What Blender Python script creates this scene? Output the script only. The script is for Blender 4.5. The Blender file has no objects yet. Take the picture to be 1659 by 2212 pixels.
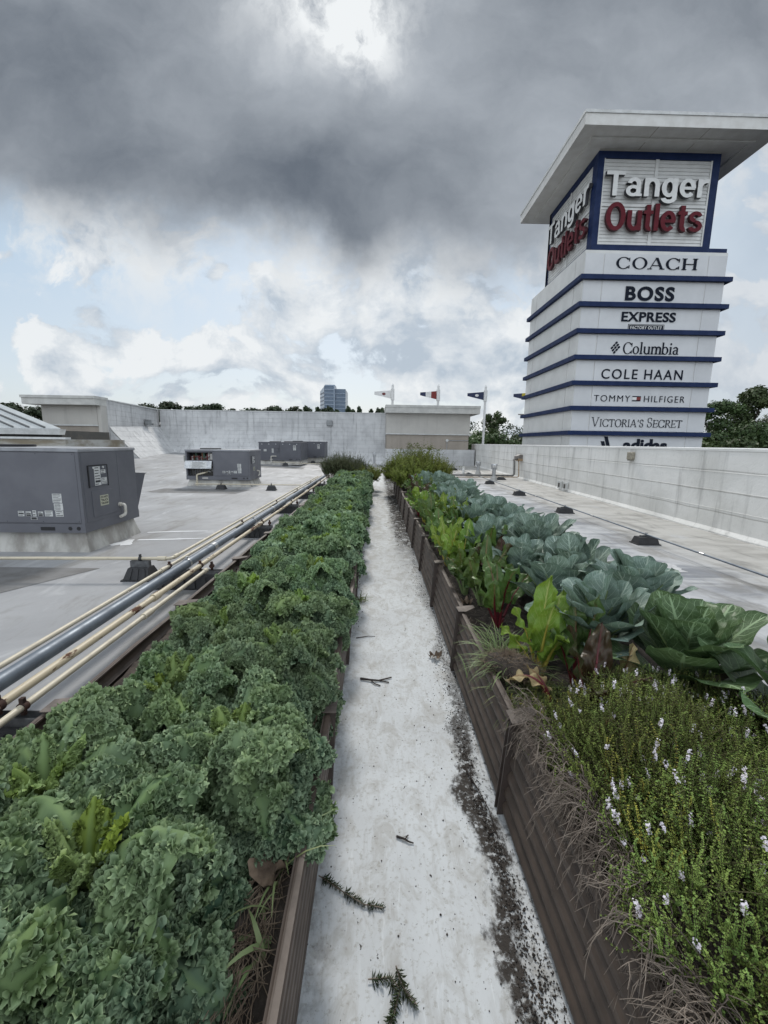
import bpy, math, random
import numpy as np
from mathutils import Vector, Matrix
C = bpy.context.scene
COL = C.collection
R_ = math.radians
random.seed(7)
RNG = np.random.default_rng(11)

# ---------------------------------------------------------------- camera
EYE = 1.65; FPX = 895.0; PX0, PY0 = 829.5, 1106.0          # pixels of a 1659 x 2212 picture
ROLL = R_(0.82); PITCH = R_(9.50); YAW = R_(1.051)
_cp, _sp, _cy, _sy = math.cos(PITCH), math.sin(PITCH), math.cos(YAW), math.sin(YAW)
FWD = Vector((_sy*_cp, _cy*_cp, -_sp)); R0 = Vector((_cy, -_sy, 0)); U0 = R0.cross(FWD)
CR = R0*math.cos(ROLL) + U0*math.sin(ROLL); CU = -R0*math.sin(ROLL) + U0*math.cos(ROLL)
cam = bpy.data.cameras.new('camera'); cam_o = bpy.data.objects.new('camera', cam); COL.objects.link(cam_o)
cam.sensor_fit = 'VERTICAL'; cam.sensor_height = 36.0; cam.lens = 36.0*FPX/2212.0
cam.clip_start = 0.02; cam.clip_end = 4000
cam_o.matrix_world = Matrix(((CR.x, CU.x, -FWD.x, 0), (CR.y, CU.y, -FWD.y, 0), (CR.z, CU.z, -FWD.z, EYE), (0, 0, 0, 1)))
C.camera = cam_o
def sky_point(x, y):
    """where a view direction meets the vertical plane one metre north of the eye"""
    d = CR*(x-PX0) + CU*(PY0-y) + FWD*FPX
    return d.x/d.y, d.z/d.y

# ---------------------------------------------------------------- render settings / exposure
C.view_settings.view_transform = 'Standard'; C.view_settings.look = 'None'
C.view_settings.exposure = 0.2; C.view_settings.gamma = 1.0
C.view_settings.use_curve_mapping = False
C.render.engine = 'CYCLES'
C.cycles.max_bounces = 6; C.cycles.diffuse_bounces = 3; C.cycles.glossy_bounces = 2
C.cycles.transmission_bounces = 3; C.cycles.transparent_max_bounces = 4
C.cycles.caustics_reflective = False; C.cycles.caustics_refractive = False
C.cycles.use_adaptive_sampling = True; C.cycles.adaptive_threshold = 0.015
C.cycles.use_denoising = True

# ---------------------------------------------------------------- node helper
class NT:
    def __init__(s, tree): s.t = tree; s.n = tree.nodes; s.l = tree.links
    def new(s, typ, **kw):
        nd = s.n.new(typ)
        for k, v in kw.items(): setattr(nd, k, v)
        return nd
    def put(s, sock, v):
        if isinstance(v, bpy.types.NodeSocket): s.l.new(v, sock)
        elif v is not None:
            if hasattr(sock.default_value, '__len__'):
                v = list(v) if hasattr(v, '__len__') else [v]*len(sock.default_value)
                if len(v) == 3 and len(sock.default_value) == 4: v = v+[1]
            sock.default_value = v
    def m(s, op, a, b=None, c=None, clamp=False):
        nd = s.new('ShaderNodeMath', operation=op, use_clamp=clamp)
        for i, v in enumerate((a, b, c)):
            if v is not None: s.put(nd.inputs[i], v)
        return nd.outputs[0]
    def v(s, op, a, b=None, scale=None):
        nd = s.new('ShaderNodeVectorMath', operation=op)
        s.put(nd.inputs[0], a)
        if b is not None: s.put(nd.inputs[1], b)
        if scale is not None: s.put(nd.inputs['Scale'], scale)
        return nd.outputs['Value'] if op in ('DOT_PRODUCT', 'LENGTH', 'DISTANCE') else nd.outputs[0]
    def sep(s, v):
        nd = s.new('ShaderNodeSeparateXYZ'); s.put(nd.inputs[0], v); return nd.outputs
    def comb(s, x, y, z):
        nd = s.new('ShaderNodeCombineXYZ')
        for i, v in enumerate((x, y, z)): s.put(nd.inputs[i], v)
        return nd.outputs[0]
    def noise(s, v, scale=5, detail=4, rough=.5, dist=0, col=False, lac=2.0):
        nd = s.new('ShaderNodeTexNoise'); s.put(nd.inputs['Vector'], v)
        nd.inputs['Scale'].default_value = scale; nd.inputs['Detail'].default_value = detail
        nd.inputs['Roughness'].default_value = rough; nd.inputs['Distortion'].default_value = dist
        nd.inputs['Lacunarity'].default_value = lac
        return nd.outputs['Color'] if col else nd.outputs[0]
    def ss(s, x, a, b, o0=0., o1=1.):
        nd = s.new('ShaderNodeMapRange', interpolation_type='SMOOTHSTEP')
        for i, v in enumerate((x, a, b, o0, o1)): s.put(nd.inputs[i], v)
        return nd.outputs[0]
    def lin(s, x, a, b, o0=0., o1=1.):
        nd = s.new('ShaderNodeMapRange')
        for i, v in enumerate((x, a, b, o0, o1)): s.put(nd.inputs[i], v)
        return nd.outputs[0]
    def mix(s, f, a, b, blend='MIX'):
        nd = s.new('ShaderNodeMix', data_type='RGBA', blend_type=blend)
        s.put(nd.inputs[0], f); s.put(nd.inputs[6], a); s.put(nd.inputs[7], b)
        return nd.outputs[2]

# ---------------------------------------------------------------- sky
SUN_EL, SUN_AZ = 44.0, -3.5
SKY_K = 10.0        # cloud radiance is given for a background of strength 0.1
world = bpy.data.worlds.new('World'); C.world = world; world.use_nodes = True
def build_sky():
    t = NT(world.node_tree); t.n.clear()
    out = t.new('ShaderNodeOutputWorld'); bg = t.new('ShaderNodeBackground'); bg.inputs['Strength'].default_value = 0.1
    t.l.new(bg.outputs[0], out.inputs[0])
    sky = t.new('ShaderNodeTexSky', sky_type='NISHITA', sun_disc=False, sun_elevation=R_(SUN_EL), sun_rotation=R_(SUN_AZ),
                air_density=1.0, dust_density=2.0, ozone_density=1.0)
    d = t.new('ShaderNodeTexCoord').outputs['Generated']
    s = t.sep(d); yy = t.m('MAXIMUM', s[1], 0.15)
    p = t.comb(t.m('DIVIDE', s[0], yy), t.m('DIVIDE', s[2], yy), 0.0)
    w1 = t.v('SUBTRACT', t.noise(p, 1.8, 6, .55, col=True), (.5, .5, .5))
    w2 = t.v('SUBTRACT', t.noise(t.v('ADD', p, (7, 3, 0)), 6.5, 8, .6, col=True), (.5, .5, .5))
    q = t.v('ADD', p, t.v('ADD', t.v('SCALE', w1, scale=.22), t.v('SCALE', w2, scale=.09)))
    qs = t.sep(q); ps = t.sep(p)
    # edge of the heavy cloud deck: elevation as a function of azimuth
    pts = [sky_point(*a) for a in ((-300, 470), (0, 475), (180, 510), (400, 560), (560, 565), (680, 565), (765, 615), (830, 590), (960, 610), (1060, 625), (1180, 600), (1300, 480), (1500, 370), (1659, 330), (1900, 290))]
    fc = t.new('ShaderNodeFloatCurve'); cm = fc.mapping; cu = cm.curves[0]
    cm.use_clip = False
    X0, XW = -1.4, 2.8
    pp = [((x-X0)/XW, z) for x, z in pts]
    while len(cu.points) < len(pp): cu.points.new(.5, .5)
    for a, b in zip(cu.points, pp): a.location = b
    cm.update()
    t.put(fc.inputs['Value'], t.m('DIVIDE', t.m('SUBTRACT', qs[0], X0), XW))
    h = t.m('SUBTRACT', qs[1], fc.outputs[0])
    deck = t.ss(h, -.045, .12)
    # tones inside the deck
    def blob(x, y, rx, ry, src=q):
        cx, cz = sky_point(x, y); u = t.v('MULTIPLY', t.v('SUBTRACT', src, (cx, cz, 0)), (FPX/rx, FPX/ry, 0))
        return t.m('POWER', 2.718, t.m('MULTIPLY', t.v('DOT_PRODUCT', u, u), -1.0))
    big = t.noise(t.v('MULTIPLY', q, (1., 1.25, 1)), 1.5, 7, .52)
    tone = t.lin(t.m('ADD', t.m('MULTIPLY', big, .72), t.m('MULTIPLY', t.noise(t.v('MULTIPLY', q, (1., 1.5, 1)), 4.2, 6, .6), .28)), .34, .66, .08, .92)
    def addm(v, b, k): return t.m('ADD', v, t.m('MULTIPLY', b, k))
    for b in ((330, 400, 330, 110, -.30), (690, 420, 200, 120, -.2), (850, 500, 130, 90, -.08), (1000, 330, 230, 120, -.10), (100, 170, 200, 110, -.05),
              (560, 70, 190, 110, .22), (740, 40, 220, 130, .25), (700, 200, 110, 110, .12), (1130, 40, 260, 110, -.10), (1250, 200, 300, 110, .12), (40, 330, 120, 80, .14), (1560, 120, 260, 160, .24), (640, 260, 60, 90, .12)):
        tone = addm(tone, blob(*b[:4]), b[4])
    tone = addm(tone, t.ss(h, .16, .0), .2)
    dark = t.mix(t.m('MAXIMUM', t.m('MINIMUM', tone, 1.0), 0.0), (.124, .146, .178), (.40, .435, .478))
    gl = t.lin(t.noise(t.v('MULTIPLY', q, (1.2, .9, 1)), 8.5, 8, .62), .40, .60, 0., 1.25)
    gap = t.m('MULTIPLY', t.m('ADD', blob(715, -10, 150, 85), t.m('MULTIPLY', blob(775, 85, 60, 60), .7)), t.m('MAXIMUM', gl, 0.))
    dark = t.mix(t.m('MINIMUM', gap, 1.0), dark, (.76, .785, .80))
    # fair weather cumulus below the deck
    def dens(off):
        v = t.v('MULTIPLY', t.v('ADD', t.v('ADD', p, t.v('SCALE', w2, scale=.05)), off), (1.0, 1.35, 1))
        return t.m('ADD', t.noise(v, 4.6, 8, .58, .25), t.m('MULTIPLY', t.noise(v, 1.7, 2, .5), .38))
    heaps = None
    for b in ((215, 690, 80, 55, .12), (270, 745, 90, 40, .10), (500, 760, 120, 80, .12), (620, 640, 85, 65, .12), (900, 760, 150, 70, .10), (720, 800, 120, 40, .09), (1080, 800, 120, 60, .10), (60, 560, 90, 40, .09), (150, 745, 60, 40, .08), (1010, 700, 60, 50, .1)):
        k = t.m('MULTIPLY', blob(*b[:4], src=p), b[4]); heaps = k if heaps is None else t.m('ADD', heaps, k)
    d1 = t.m('ADD', dens((3.1, 1.7, 0)), heaps); d2 = t.m('ADD', dens((3.06, 1.76, 0)), heaps)
    cum = t.ss(d1, .672, .738)
    lit = t.lin(t.m('SUBTRACT', d1, d2), -.09, .12)
    ccol = t.mix(t.m('MAXIMUM', t.m('MINIMUM', lit, 1.), 0.), (.40, .465, .54), (.75, .772, .785))
    pale = t.mix(t.ss(ps[1], .04, .55), (.585, .66, .725), (.44, .57, .68))
    clear = t.mix(.72, t.v('SCALE', sky.outputs[0], scale=.1), pale)
    fair = t.mix(t.m('MULTIPLY', cum, .9), clear, ccol)
    # bright rim where the deck thins out
    rim = t.m('MULTIPLY', t.ss(h, -.16, -.02), t.ss(t.noise(q, 9, 6, .6), .42, .62))
    fair = t.mix(t.m('MULTIPLY', rim, .8), fair, (.70, .725, .74))
    east = t.ss(ps[0], .42, .8)
    fair = t.mix(t.m('MULTIPLY', east, .55), fair, t.mix(t.noise(q, 3.2, 6, .55), (.33, .375, .44), (.64, .68, .72)))
    front = t.mix(deck, fair, dark)
    back = t.mix(t.noise(d, 2.2, 5, .55), (.62, .74, .90), (1.0, 1.02, 1.02))
    fr = t.ss(s[1], -.12, .18)
    # the deck is thinner right overhead
    over = t.m('MULTIPLY', t.ss(s[2], .74, .95), fr)
    front = t.mix(over, front, (.5, .54, .58))
    col = t.mix(fr, t.v('SCALE', back, scale=1.25), front)
    t.l.new(t.v('SCALE', col, scale=SKY_K), bg.inputs['Color'])
build_sky()
world.cycles.sampling_method = 'MANUAL'; world.cycles.sample_map_resolution = 512

sun = bpy.data.lights.new('sun', 'SUN'); sun.energy = 2.0; sun.angle = R_(10); sun.color = (1.0, .96, .9)
sun_o = bpy.data.objects.new('sun', sun); COL.objects.link(sun_o)
_e, _a = R_(SUN_EL), R_(SUN_AZ)
sun_o.rotation_euler = Vector((math.sin(_a)*math.cos(_e), math.cos(_a)*math.cos(_e), math.sin(_e))).to_track_quat('Z', 'Y').to_euler()
sun_o.location = (0, 0, 60)

# ---------------------------------------------------------------- materials
MATS = {}
def mat_base(name):
    m = bpy.data.materials.new(name); m.use_nodes = True; t = NT(m.node_tree); t.n.clear()
    out = t.new('ShaderNodeOutputMaterial'); b = t.new('ShaderNodeBsdfPrincipled'); t.l.new(b.outputs[0], out.inputs[0])
    MATS[name] = m
    return m, t, b, out
def bump(t, b, height, strength=.3, dist=.01):
    bn = t.new('ShaderNodeBump'); bn.inputs['Strength'].default_value = strength; bn.inputs['Distance'].default_value = dist
    t.l.new(height, bn.inputs['Height']); t.l.new(bn.outputs[0], b.inputs['Normal'])
def M(name, c1, c2=None, scale=6., rough=.6, metal=0., bmp=0., bscale=None, stretch=(1, 1, 1), lo=.35, hi=.65, spec=None, detail=6):
    m, t, b, out = mat_base(name)
    co = t.new('ShaderNodeTexCoord').outputs['Object']
    v = t.v('MULTIPLY', co, stretch)
    n = t.noise(v, scale, detail, .6)
    c2 = c2 or tuple(x*.8 for x in c1)
    t.put(b.inputs['Base Color'], t.mix(t.ss(n, lo, hi), c1, c2))
    t.put(b.inputs['Roughness'], t.lin(n, .3, .7, max(rough-.08, .03), min(rough+.08, 1)))
    b.inputs['Metallic'].default_value = metal
    if spec is not None: b.inputs['Specular IOR Level'].default_value = spec
    if bmp: bump(t, b, t.noise(v, bscale or scale*4, 5, .6), bmp, .01)
    return m
def roof_mat():
    m, t, b, out = mat_base('roof_membrane')
    co = t.new('ShaderNodeTexCoord').outputs['Object']; s = t.sep(co)
    n1 = t.noise(co, .55, 6, .6, .4); n2 = t.noise(t.v('MULTIPLY', co, (1, .35, 1)), 2.2, 7, .65, .6); n3 = t.noise(co, 24, 5, .6)
    col = t.mix(t.ss(n1, .36, .66), (.32, .324, .332), (.235, .238, .246))
    # right-hand strip: streaks of worn white coat and grey ponding dirt
    rt = t.ss(s[0], 1.6, 2.4)
    ns = t.noise(t.v('MULTIPLY', co, (.5, 1.6, 1)), 1.5, 7, .62, .5)
    rcol = t.mix(t.ss(ns, .40, .62), (.43, .435, .445), (.195, .205, .225))
    rcol = t.mix(t.ss(s[0], 4.3, 5.3), rcol, t.mix(t.ss(ns, .42, .66), (.44, .43, .405), (.31, .30, .28)))
    gut = t.m('MULTIPLY', t.ss(t.m('ABSOLUTE', t.m('SUBTRACT', s[0], t.m('ADD', 4.75, t.m('MULTIPLY', t.m('SUBTRACT', n1, .5), 1.6)))), .45, .0), t.ss(n2, .4, .6))
    rcol = t.mix(t.m('MULTIPLY', gut, .55), rcol, (.17, .15, .12))
    col = t.mix(rt, col, rcol)
    col = t.mix(t.m('MULTIPLY', t.ss(n2, .50, .68), .75), col, (.18, .176, .165))
    col = t.mix(t.m('MULTIPLY', t.ss(n2, .44, .30), .85), col, (.43, .435, .44))
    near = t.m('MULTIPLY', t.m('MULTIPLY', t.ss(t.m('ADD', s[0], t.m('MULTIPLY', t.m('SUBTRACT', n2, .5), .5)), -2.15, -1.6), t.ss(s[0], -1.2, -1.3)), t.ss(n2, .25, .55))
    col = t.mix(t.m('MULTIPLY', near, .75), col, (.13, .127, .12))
    # lap seams every 3 m
    sx = t.m('ABSOLUTE', t.m('SUBTRACT', t.m('FRACT', t.m('DIVIDE', t.m('ADD', s[0], 60.7), 2.9)), .5))
    seam = t.ss(sx, .006, .002)
    sy = t.m('ABSOLUTE', t.m('SUBTRACT', t.m('FRACT', t.m('DIVIDE', t.m('ADD', s[1], 61.0), 7.3)), .5))
    seam = t.m('MAXIMUM', seam, t.ss(sy, .003, .001))
    col = t.mix(t.m('MULTIPLY', seam, .5), col, (.16, .16, .155))
    col = t.mix(t.m('MULTIPLY', t.ss(n3, .6, .75), .25), col, (.2, .2, .19))
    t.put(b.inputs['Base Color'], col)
    t.put(b.inputs['Roughness'], t.lin(n2, .3, .7, .42, .68))
    bump(t, b, t.m('ADD', n2, t.m('MULTIPLY', n3, .25)), .25, .02)
    return m
def path_mat():
    m, t, b, out = mat_base('path_coat')
    co = t.new('ShaderNodeTexCoord').outputs['Object']; s = t.sep(co)
    big = t.noise(co, 1.3, 6, .6, .3); sp = t.noise(co, 55, 6, .7); sm = t.noise(t.v('MULTIPLY', co, (1, .6, 1)), 9, 8, .68, .8)
    col = t.mix(t.ss(big, .35, .7), (.56, .585, .60), (.46, .478, .49))
    col = t.mix(t.m('MULTIPLY', t.ss(sm, .45, .66), .6), col, (.33, .32, .295))
    far = t.ss(s[1], 4.0, 9.0)
    col = t.mix(t.m('MULTIPLY', far, t.ss(sm, .40, .62, .15, .85)), col, (.33, .325, .30))
    col = t.mix(t.m('MULTIPLY', t.ss(sp, .53, .66), .5), col, (.25, .235, .20))
    scf = t.noise(t.v('MULTIPLY', co, (7, 1.1, 1)), 6, 8, .7, .6)
    col = t.mix(t.m('MULTIPLY', t.ss(scf, .54, .68), .35), col, (.30, .29, .27))
    col = t.mix(t.m('MULTIPLY', t.ss(scf, .42, .30), .4), col, (.70, .73, .75))
    # soil washed out along the foot of both beds
    ed = t.m('ADD', s[0], t.m('MULTIPLY', t.m('SUBTRACT', t.noise(t.v('MULTIPLY', co, (1.6, 1, 1)), 4.2, 8, .7), .5), .34))
    wob = t.m('MULTIPLY', t.m('SUBTRACT', t.noise(t.comb(0., s[1], 3.), 1.25, 2, .5), .5), .26)
    lane = t.ss(t.m('ABSOLUTE', t.m('SUBTRACT', ed, t.m('ADD', t.lin(s[1], 1.3, 2.6, .485, .555), wob))), .075, .03)
    grit = t.ss(t.noise(co, 30, 7, .75), .36, .5)
    dirt = t.m('MULTIPLY', t.m('MULTIPLY', lane, grit), t.ss(s[1], 3.2, 1.8, .35, 1.))
    rim = t.m('MULTIPLY', t.ss(ed, .44, .64), t.ss(t.noise(co, 38, 6, .75), .51, .60))
    lef = t.m('MULTIPLY', t.ss(ed, -.13, -.27), t.ss(t.noise(co, 16, 6, .7), .42, .6))
    frd = t.m('MULTIPLY', t.m('MULTIPLY', far, t.ss(ed, .22, .42)), t.ss(t.noise(co, 9, 7, .7), .36, .52))
    dm = t.m('MAXIMUM', t.m('MAXIMUM', dirt, t.m('MULTIPLY', rim, .9)), t.m('MAXIMUM', t.m('MULTIPLY', lef, .6), frd))
    crumb = t.ss(t.noise(co, 70, 3, .5), .70, .74)
    dm = t.m('MAXIMUM', dm, t.m('MULTIPLY', crumb, .9))
    dcol = t.mix(t.noise(co, 60, 4, .6), (.018, .016, .015), (.075, .066, .058))
    t.put(b.inputs['Base Color'], t.mix(dm, col, dcol)); b.inputs['Specular IOR Level'].default_value = .22
    t.put(b.inputs['Roughness'], t.lin(dm, 0., 1., .62, .95))
    bump(t, b, t.m('ADD', t.m('MULTIPLY', sm, .25), t.m('MULTIPLY', t.m('MULTIPLY', dm, t.noise(co, 80, 4, .7)), 2.0)), .35, .008)
    return m
def wall_mat(name, c1, c2, seams=.42, streak=.6):
    m, t, b, out = mat_base(name)
    co = t.new('ShaderNodeTexCoord').outputs['Object']; s = t.sep(co)
    n1 = t.noise(co, .8, 6, .6, .3)
    st = t.noise(t.v('MULTIPLY', co, (1.6, 1.6, .16)), 2.6, 7, .66, .2)
    fine = t.noise(co, 14, 6, .65)
    col = t.mix(t.ss(n1, .35, .68), c1, c2)
    col = t.mix(t.m('MULTIPLY', t.ss(st, .5, .72), streak), col, tuple(x*.52 for x in c2))
    col = t.mix(t.m('MULTIPLY', t.ss(fine, .58, .72), .3), col, tuple(x*.6 for x in c2))
    if seams:
        zz = t.m('ADD', s[2], t.m('MULTIPLY', t.m('SUBTRACT', t.noise(t.v('MULTIPLY', co, (1, 1, .1)), .9, 3, .5), .5), .05))
        f = t.m('FRACT', t.m('DIVIDE', zz, seams))
        ln = t.m('MULTIPLY', t.ss(f, .0, .03), t.ss(f, .10, .05))
        col = t.mix(t.m('MULTIPLY', ln, t.lin(st, .3, .7, .08, .45)), col, tuple(x*.5 for x in c2))
        lip = t.ss(f, .0, .06)
        bump(t, b, t.m('ADD', t.m('MULTIPLY', lip, .8), t.m('MULTIPLY', n1, 2.5)), .5, .03)
    else:
        bump(t, b, t.noise(co, 60, 5, .6), .25, .01)
    t.put(b.inputs['Base Color'], col); b.inputs['Roughness'].default_value = .65
    return m
def leaf_mat(name, dark, light, young, rib, rough=.5, trans=.2, vein=None, spec=.35, vfreq=7., var=.16):
    """Col attribute: r tone 0..1 (dark to light), g youth, b midrib.  vein: colour of side veins laid out on the leaf's own UV map"""
    m, t, b, out = mat_base(name)
    at = t.new('ShaderNodeAttribute', attribute_name='Col'); s = t.sep(at.outputs['Vector'])
    ri = t.new('ShaderNodeObjectInfo').outputs['Random']
    co = t.new('ShaderNodeTexCoord').outputs['Object']
    col = t.mix(s[0], dark, light)
    col = t.mix(s[1], col, young)
    n = t.noise(co, 9, 4, .6)
    col = t.mix(t.m('MULTIPLY', t.ss(n, .45, .7), .35), col, t.mix(.5, col, young))
    hs = t.new('ShaderNodeHueSaturation'); t.put(hs.inputs['Color'], col)
    t.put(hs.inputs['Value'], t.lin(ri, 0., 1., 1-var, 1+var)); t.put(hs.inputs['Hue'], t.lin(ri, 0., 1., .488, .512))
    col = hs.outputs[0]
    if vein:
        uv = t.sep(t.new('ShaderNodeUVMap', uv_map='UVMap').outputs[0])
        au = t.m('ABSOLUTE', t.m('SUBTRACT', uv[0], .5)); au = t.m('MULTIPLY', au, 2.0)
        wob = t.m('MULTIPLY', t.m('SUBTRACT', t.noise(co, 13, 3, .5), .5), .07)
        ph = t.m('ADD', t.m('SUBTRACT', t.m('MULTIPLY', uv[1], vfreq), t.m('MULTIPLY', au, vfreq*.36)), t.m('MULTIPLY', wob, vfreq))
        ph = t.m('ADD', ph, t.m('MULTIPLY', t.m('GREATER_THAN', uv[0], .5), .45))
        fr = t.m('ABSOLUTE', t.m('SUBTRACT', t.m('FRACT', ph), .5))
        wid = t.m('MULTIPLY', t.m('SUBTRACT', 1.15, au), .10)
        side = t.ss(fr, wid, t.m('MULTIPLY', wid, .25))
        side = t.m('MULTIPLY', side, t.ss(au, 1.0, .75))
        mid = t.ss(au, .085, .035)
        vor = t.new('ShaderNodeTexVoronoi', feature='DISTANCE_TO_EDGE'); t.put(vor.inputs['Vector'], co); vor.inputs['Scale'].default_value = 42
        net = t.m('MULTIPLY', t.ss(vor.outputs['Distance'], .07, .01), .22)
        vm = t.m('MAXIMUM', t.m('MAXIMUM', t.m('MULTIPLY', side, .9), mid), net)
        col = t.mix(vm, col, vein)
        bump(t, b, t.m('SUBTRACT', t.noise(co, 22, 4, .6), t.m('MULTIPLY', t.m('MAXIMUM', side, mid), .6)), .5, .006)
    col = t.mix(s[2], col, rib)
    t.put(b.inputs['Base Color'], col)
    b.inputs['Roughness'].default_value = rough; b.inputs['Specular IOR Level'].default_value = spec
    if trans:
        tr = t.new('ShaderNodeBsdfTranslucent'); t.put(tr.inputs['Color'], t.mix(.35, col, young))
        mx = t.new('ShaderNodeMixShader'); mx.inputs[0].default_value = trans
        t.l.new(b.outputs[0], mx.inputs[1]); t.l.new(tr.outputs[0], mx.inputs[2]); t.l.new(mx.outputs[0], out.inputs[0])
    return m

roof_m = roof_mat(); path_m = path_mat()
parapet_m = wall_mat('parapet_membrane', (.80, .795, .77), (.66, .655, .625), .40, .6)
farwall_m = wall_mat('far_wall_membrane', (.60, .605, .605), (.46, .465, .47), .30, .75)
stucco_l = wall_mat('light_stucco', (.50, .485, .45), (.455, .44, .41), 0, .22)
stucco_d = wall_mat('tan_stucco', (.345, .305, .26), (.30, .265, .225), 0, .3)
coping_m = M('coping_paint', (.62, .63, .62), (.50, .51, .50), 3., .5, bmp=.05)
curb_m = M('curb_flashing', (.52, .51, .475), (.28, .265, .24), 3.2, .6, bmp=.3, bscale=6, stretch=(1, 1, .5))
board_m = M('brown_steel', (.098, .073, .058), (.070, .053, .043), 9., .55, bmp=.06, bscale=40)
post_m = M('brown_post', (.080, .062, .054), (.056, .044, .038), 9., .5)
bracket_m = M('dusty_bracket', (.17, .14, .12), (.09, .075, .065), 9., .7)
soil_m = M('planter_earth', (.035, .028, .023), (.085, .068, .055), 18., .95, bmp=1.0, bscale=40)
straw_m = M('dry_straw', (.26, .20, .14), (.14, .10, .07), 12., .8)
twig_m = M('dead_wood', (.27, .225, .185), (.13, .105, .085), 14., .85)
unit_m = M('grey_cabinet_paint', (.128, .131, .148), (.108, .111, .127), 1.6, .5, bmp=.03, bscale=50)
unit2_m = M('grey_cabinet_dark', (.095, .098, .115), (.082, .085, .1), 1.6, .5)
unittop_m = M('cabinet_lid', (.30, .31, .33), (.22, .225, .24), 3., .45)
dark_m = M('dark_recess', (.012, .012, .014), (.02, .02, .022), 5., .7)
sticker_m = M('sticker_paper', (.60, .61, .60), (.48, .49, .48), 30., .6)
ink_m = M('black_ink', (.022, .023, .026), (.03, .03, .033), 5., .6)
pvc_m = M('cream_pvc', (.55, .53, .49), (.45, .43, .38), 12., .5)
steel_m = M('galvanised_steel', (.150, .178, .212), (.115, .138, .168), 7., .5, metal=.35)
zinc_m = M('bright_zinc', (.50, .51, .52), (.34, .35, .36), 15., .35, metal=.85)
rubber_m = M('black_rubber', (.020, .020, .022), (.035, .035, .037), 14., .75, bmp=.2)
rust_m = M('rusty_clamp', (.06, .025, .015), (.025, .013, .010), 30., .85)
white_m = M('white_sign_face', (.62, .63, .64), (.57, .58, .59), 1.2, .5)
cream_sign = M('sign_side_face', (.68, .68, .66), (.62, .62, .60), 1.5, .55)
slab_m = M('tower_roof_stucco', (.68, .675, .65), (.61, .60, .57), 2.5, .8, bmp=.15)
blue_m = M('navy_trim', (.010, .024, .082), (.008, .020, .068), 4., .6, spec=.2)
navy_ink = M('navy_lettering', (.010, .014, .024), (.013, .017, .028), 5., .8, spec=.12)
letw_m = M('white_letter_face', (.74, .74, .72), (.66, .66, .64), 6., .5)
letr_m = M('red_letter_face', (.115, .008, .016), (.095, .007, .013), 6., .6, spec=.2)
letret_m = M('dark_letter_return', (.05, .05, .055), (.035, .035, .04), 6., .5); letrr_m = M('red_letter_return', (.05, .006, .010), (.04, .005, .008), 6., .6)
louver_m = M('white_siding', (.68, .68, .66), (.60, .60, .58), 3., .55)
polew_m = M('white_pole_paint', (.70, .70, .69), (.62, .62, .61), 4., .45)
redf_m = M('red_cloth', (.20, .022, .018)); bluef_m = M('navy_cloth', (.015, .025, .075)); yel_m = M('yellow_cloth', (.50, .40, .03))
redbrn_m = M('red_disc_cloth', (.16, .03, .03))
bark_m = M('tree_bark', (.07, .055, .045), (.04, .032, .027), 6., .9, bmp=.5, stretch=(1, 1, .3))
ground_m = M('car_park_asphalt', (.06, .06, .06), (.045, .045, .045), .4, .9)
patch_m = M('worn_walkway_pad', (.17, .17, .17), (.125, .122, .118), 3., .75, bmp=.2)
wcoat_glint_m = M('white_sealant_and_glint', (.80, .81, .82), (.70, .71, .72), 5., .35)  # white of the sealant spill, also of the painted puddle glints
metalroof_m = M('pale_metal_roof', (.52, .54, .54), (.44, .46, .46), 2., .42, bmp=.02)
seam_m = M('grey_seam', (.10, .105, .11), (.085, .09, .09), 2., .5)
def rust_pipe():
    m, t, b, out = mat_base('rusty_cream_pipe')
    co = t.new('ShaderNodeTexCoord').outputs['Object']
    n = t.noise(t.v('MULTIPLY', co, (2.2, .8, 2.2)), 9, 7, .68); g = t.noise(co, .9, 3, .5)
    k = t.ss(t.m('ADD', n, t.m('MULTIPLY', t.m('SUBTRACT', g, .5), .5)), .56, .64)
    t.put(b.inputs['Base Color'], t.mix(k, t.mix(t.noise(co, 5, 3), (.52, .45, .32), (.43, .37, .26)), t.mix(t.noise(co, 40, 3), (.035, .014, .008), (.12, .045, .02))))
    t.put(b.inputs['Roughness'], t.lin(k, 0., 1., .5, .9)); return m
rustpipe_m = rust_pipe()
cream_m = M('cream_pipe_paint', (.52, .47, .36), (.40, .36, .28), 7., .5, lo=.45, hi=.75)
glass_m = M('blue_office_glass', (.12, .165, .225), (.09, .13, .185), .25, .25, stretch=(1, 1, 2))
slabband_m = M('pale_spandrel', (.34, .40, .48), (.28, .34, .42), .5, .5)

kale_m = leaf_mat('kale_leaf', (.036, .082, .050), (.29, .385, .250), (.20, .28, .04), (.17, .25, .10), .7, .06, spec=.12)
collard_m = leaf_mat('collard_leaf', (.118, .178, .148), (.250, .325, .282), (.085, .150, .055), (.24, .33, .25), .5, .14, vein=(.44, .53, .46), spec=.22, var=.12)
collardg_m = leaf_mat('collard_leaf_green', (.058, .112, .048), (.115, .190, .088), (.095, .165, .045), (.20, .30, .16), .42, .14, vein=(.30, .42, .24), spec=.25, var=.12)
chardy_m = leaf_mat('chard_leaf_lime', (.075, .15, .022), (.19, .30, .05), (.22, .30, .03), (.40, .40, .14), .42, .28, vein=(.30, .38, .12), vfreq=8)
chardg_m = leaf_mat('chard_leaf_green', (.035, .085, .022), (.085, .16, .045), (.11, .17, .03), (.20, .10, .05), .42, .2, vein=(.15, .16, .07), vfreq=8)
chardr_m = leaf_mat('chard_leaf_dark_red', (.028, .040, .015), (.062, .078, .026), (.080, .024, .02), (.10, .016, .018), .42, .12, vein=(.065, .024, .018), vfreq=8)
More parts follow.
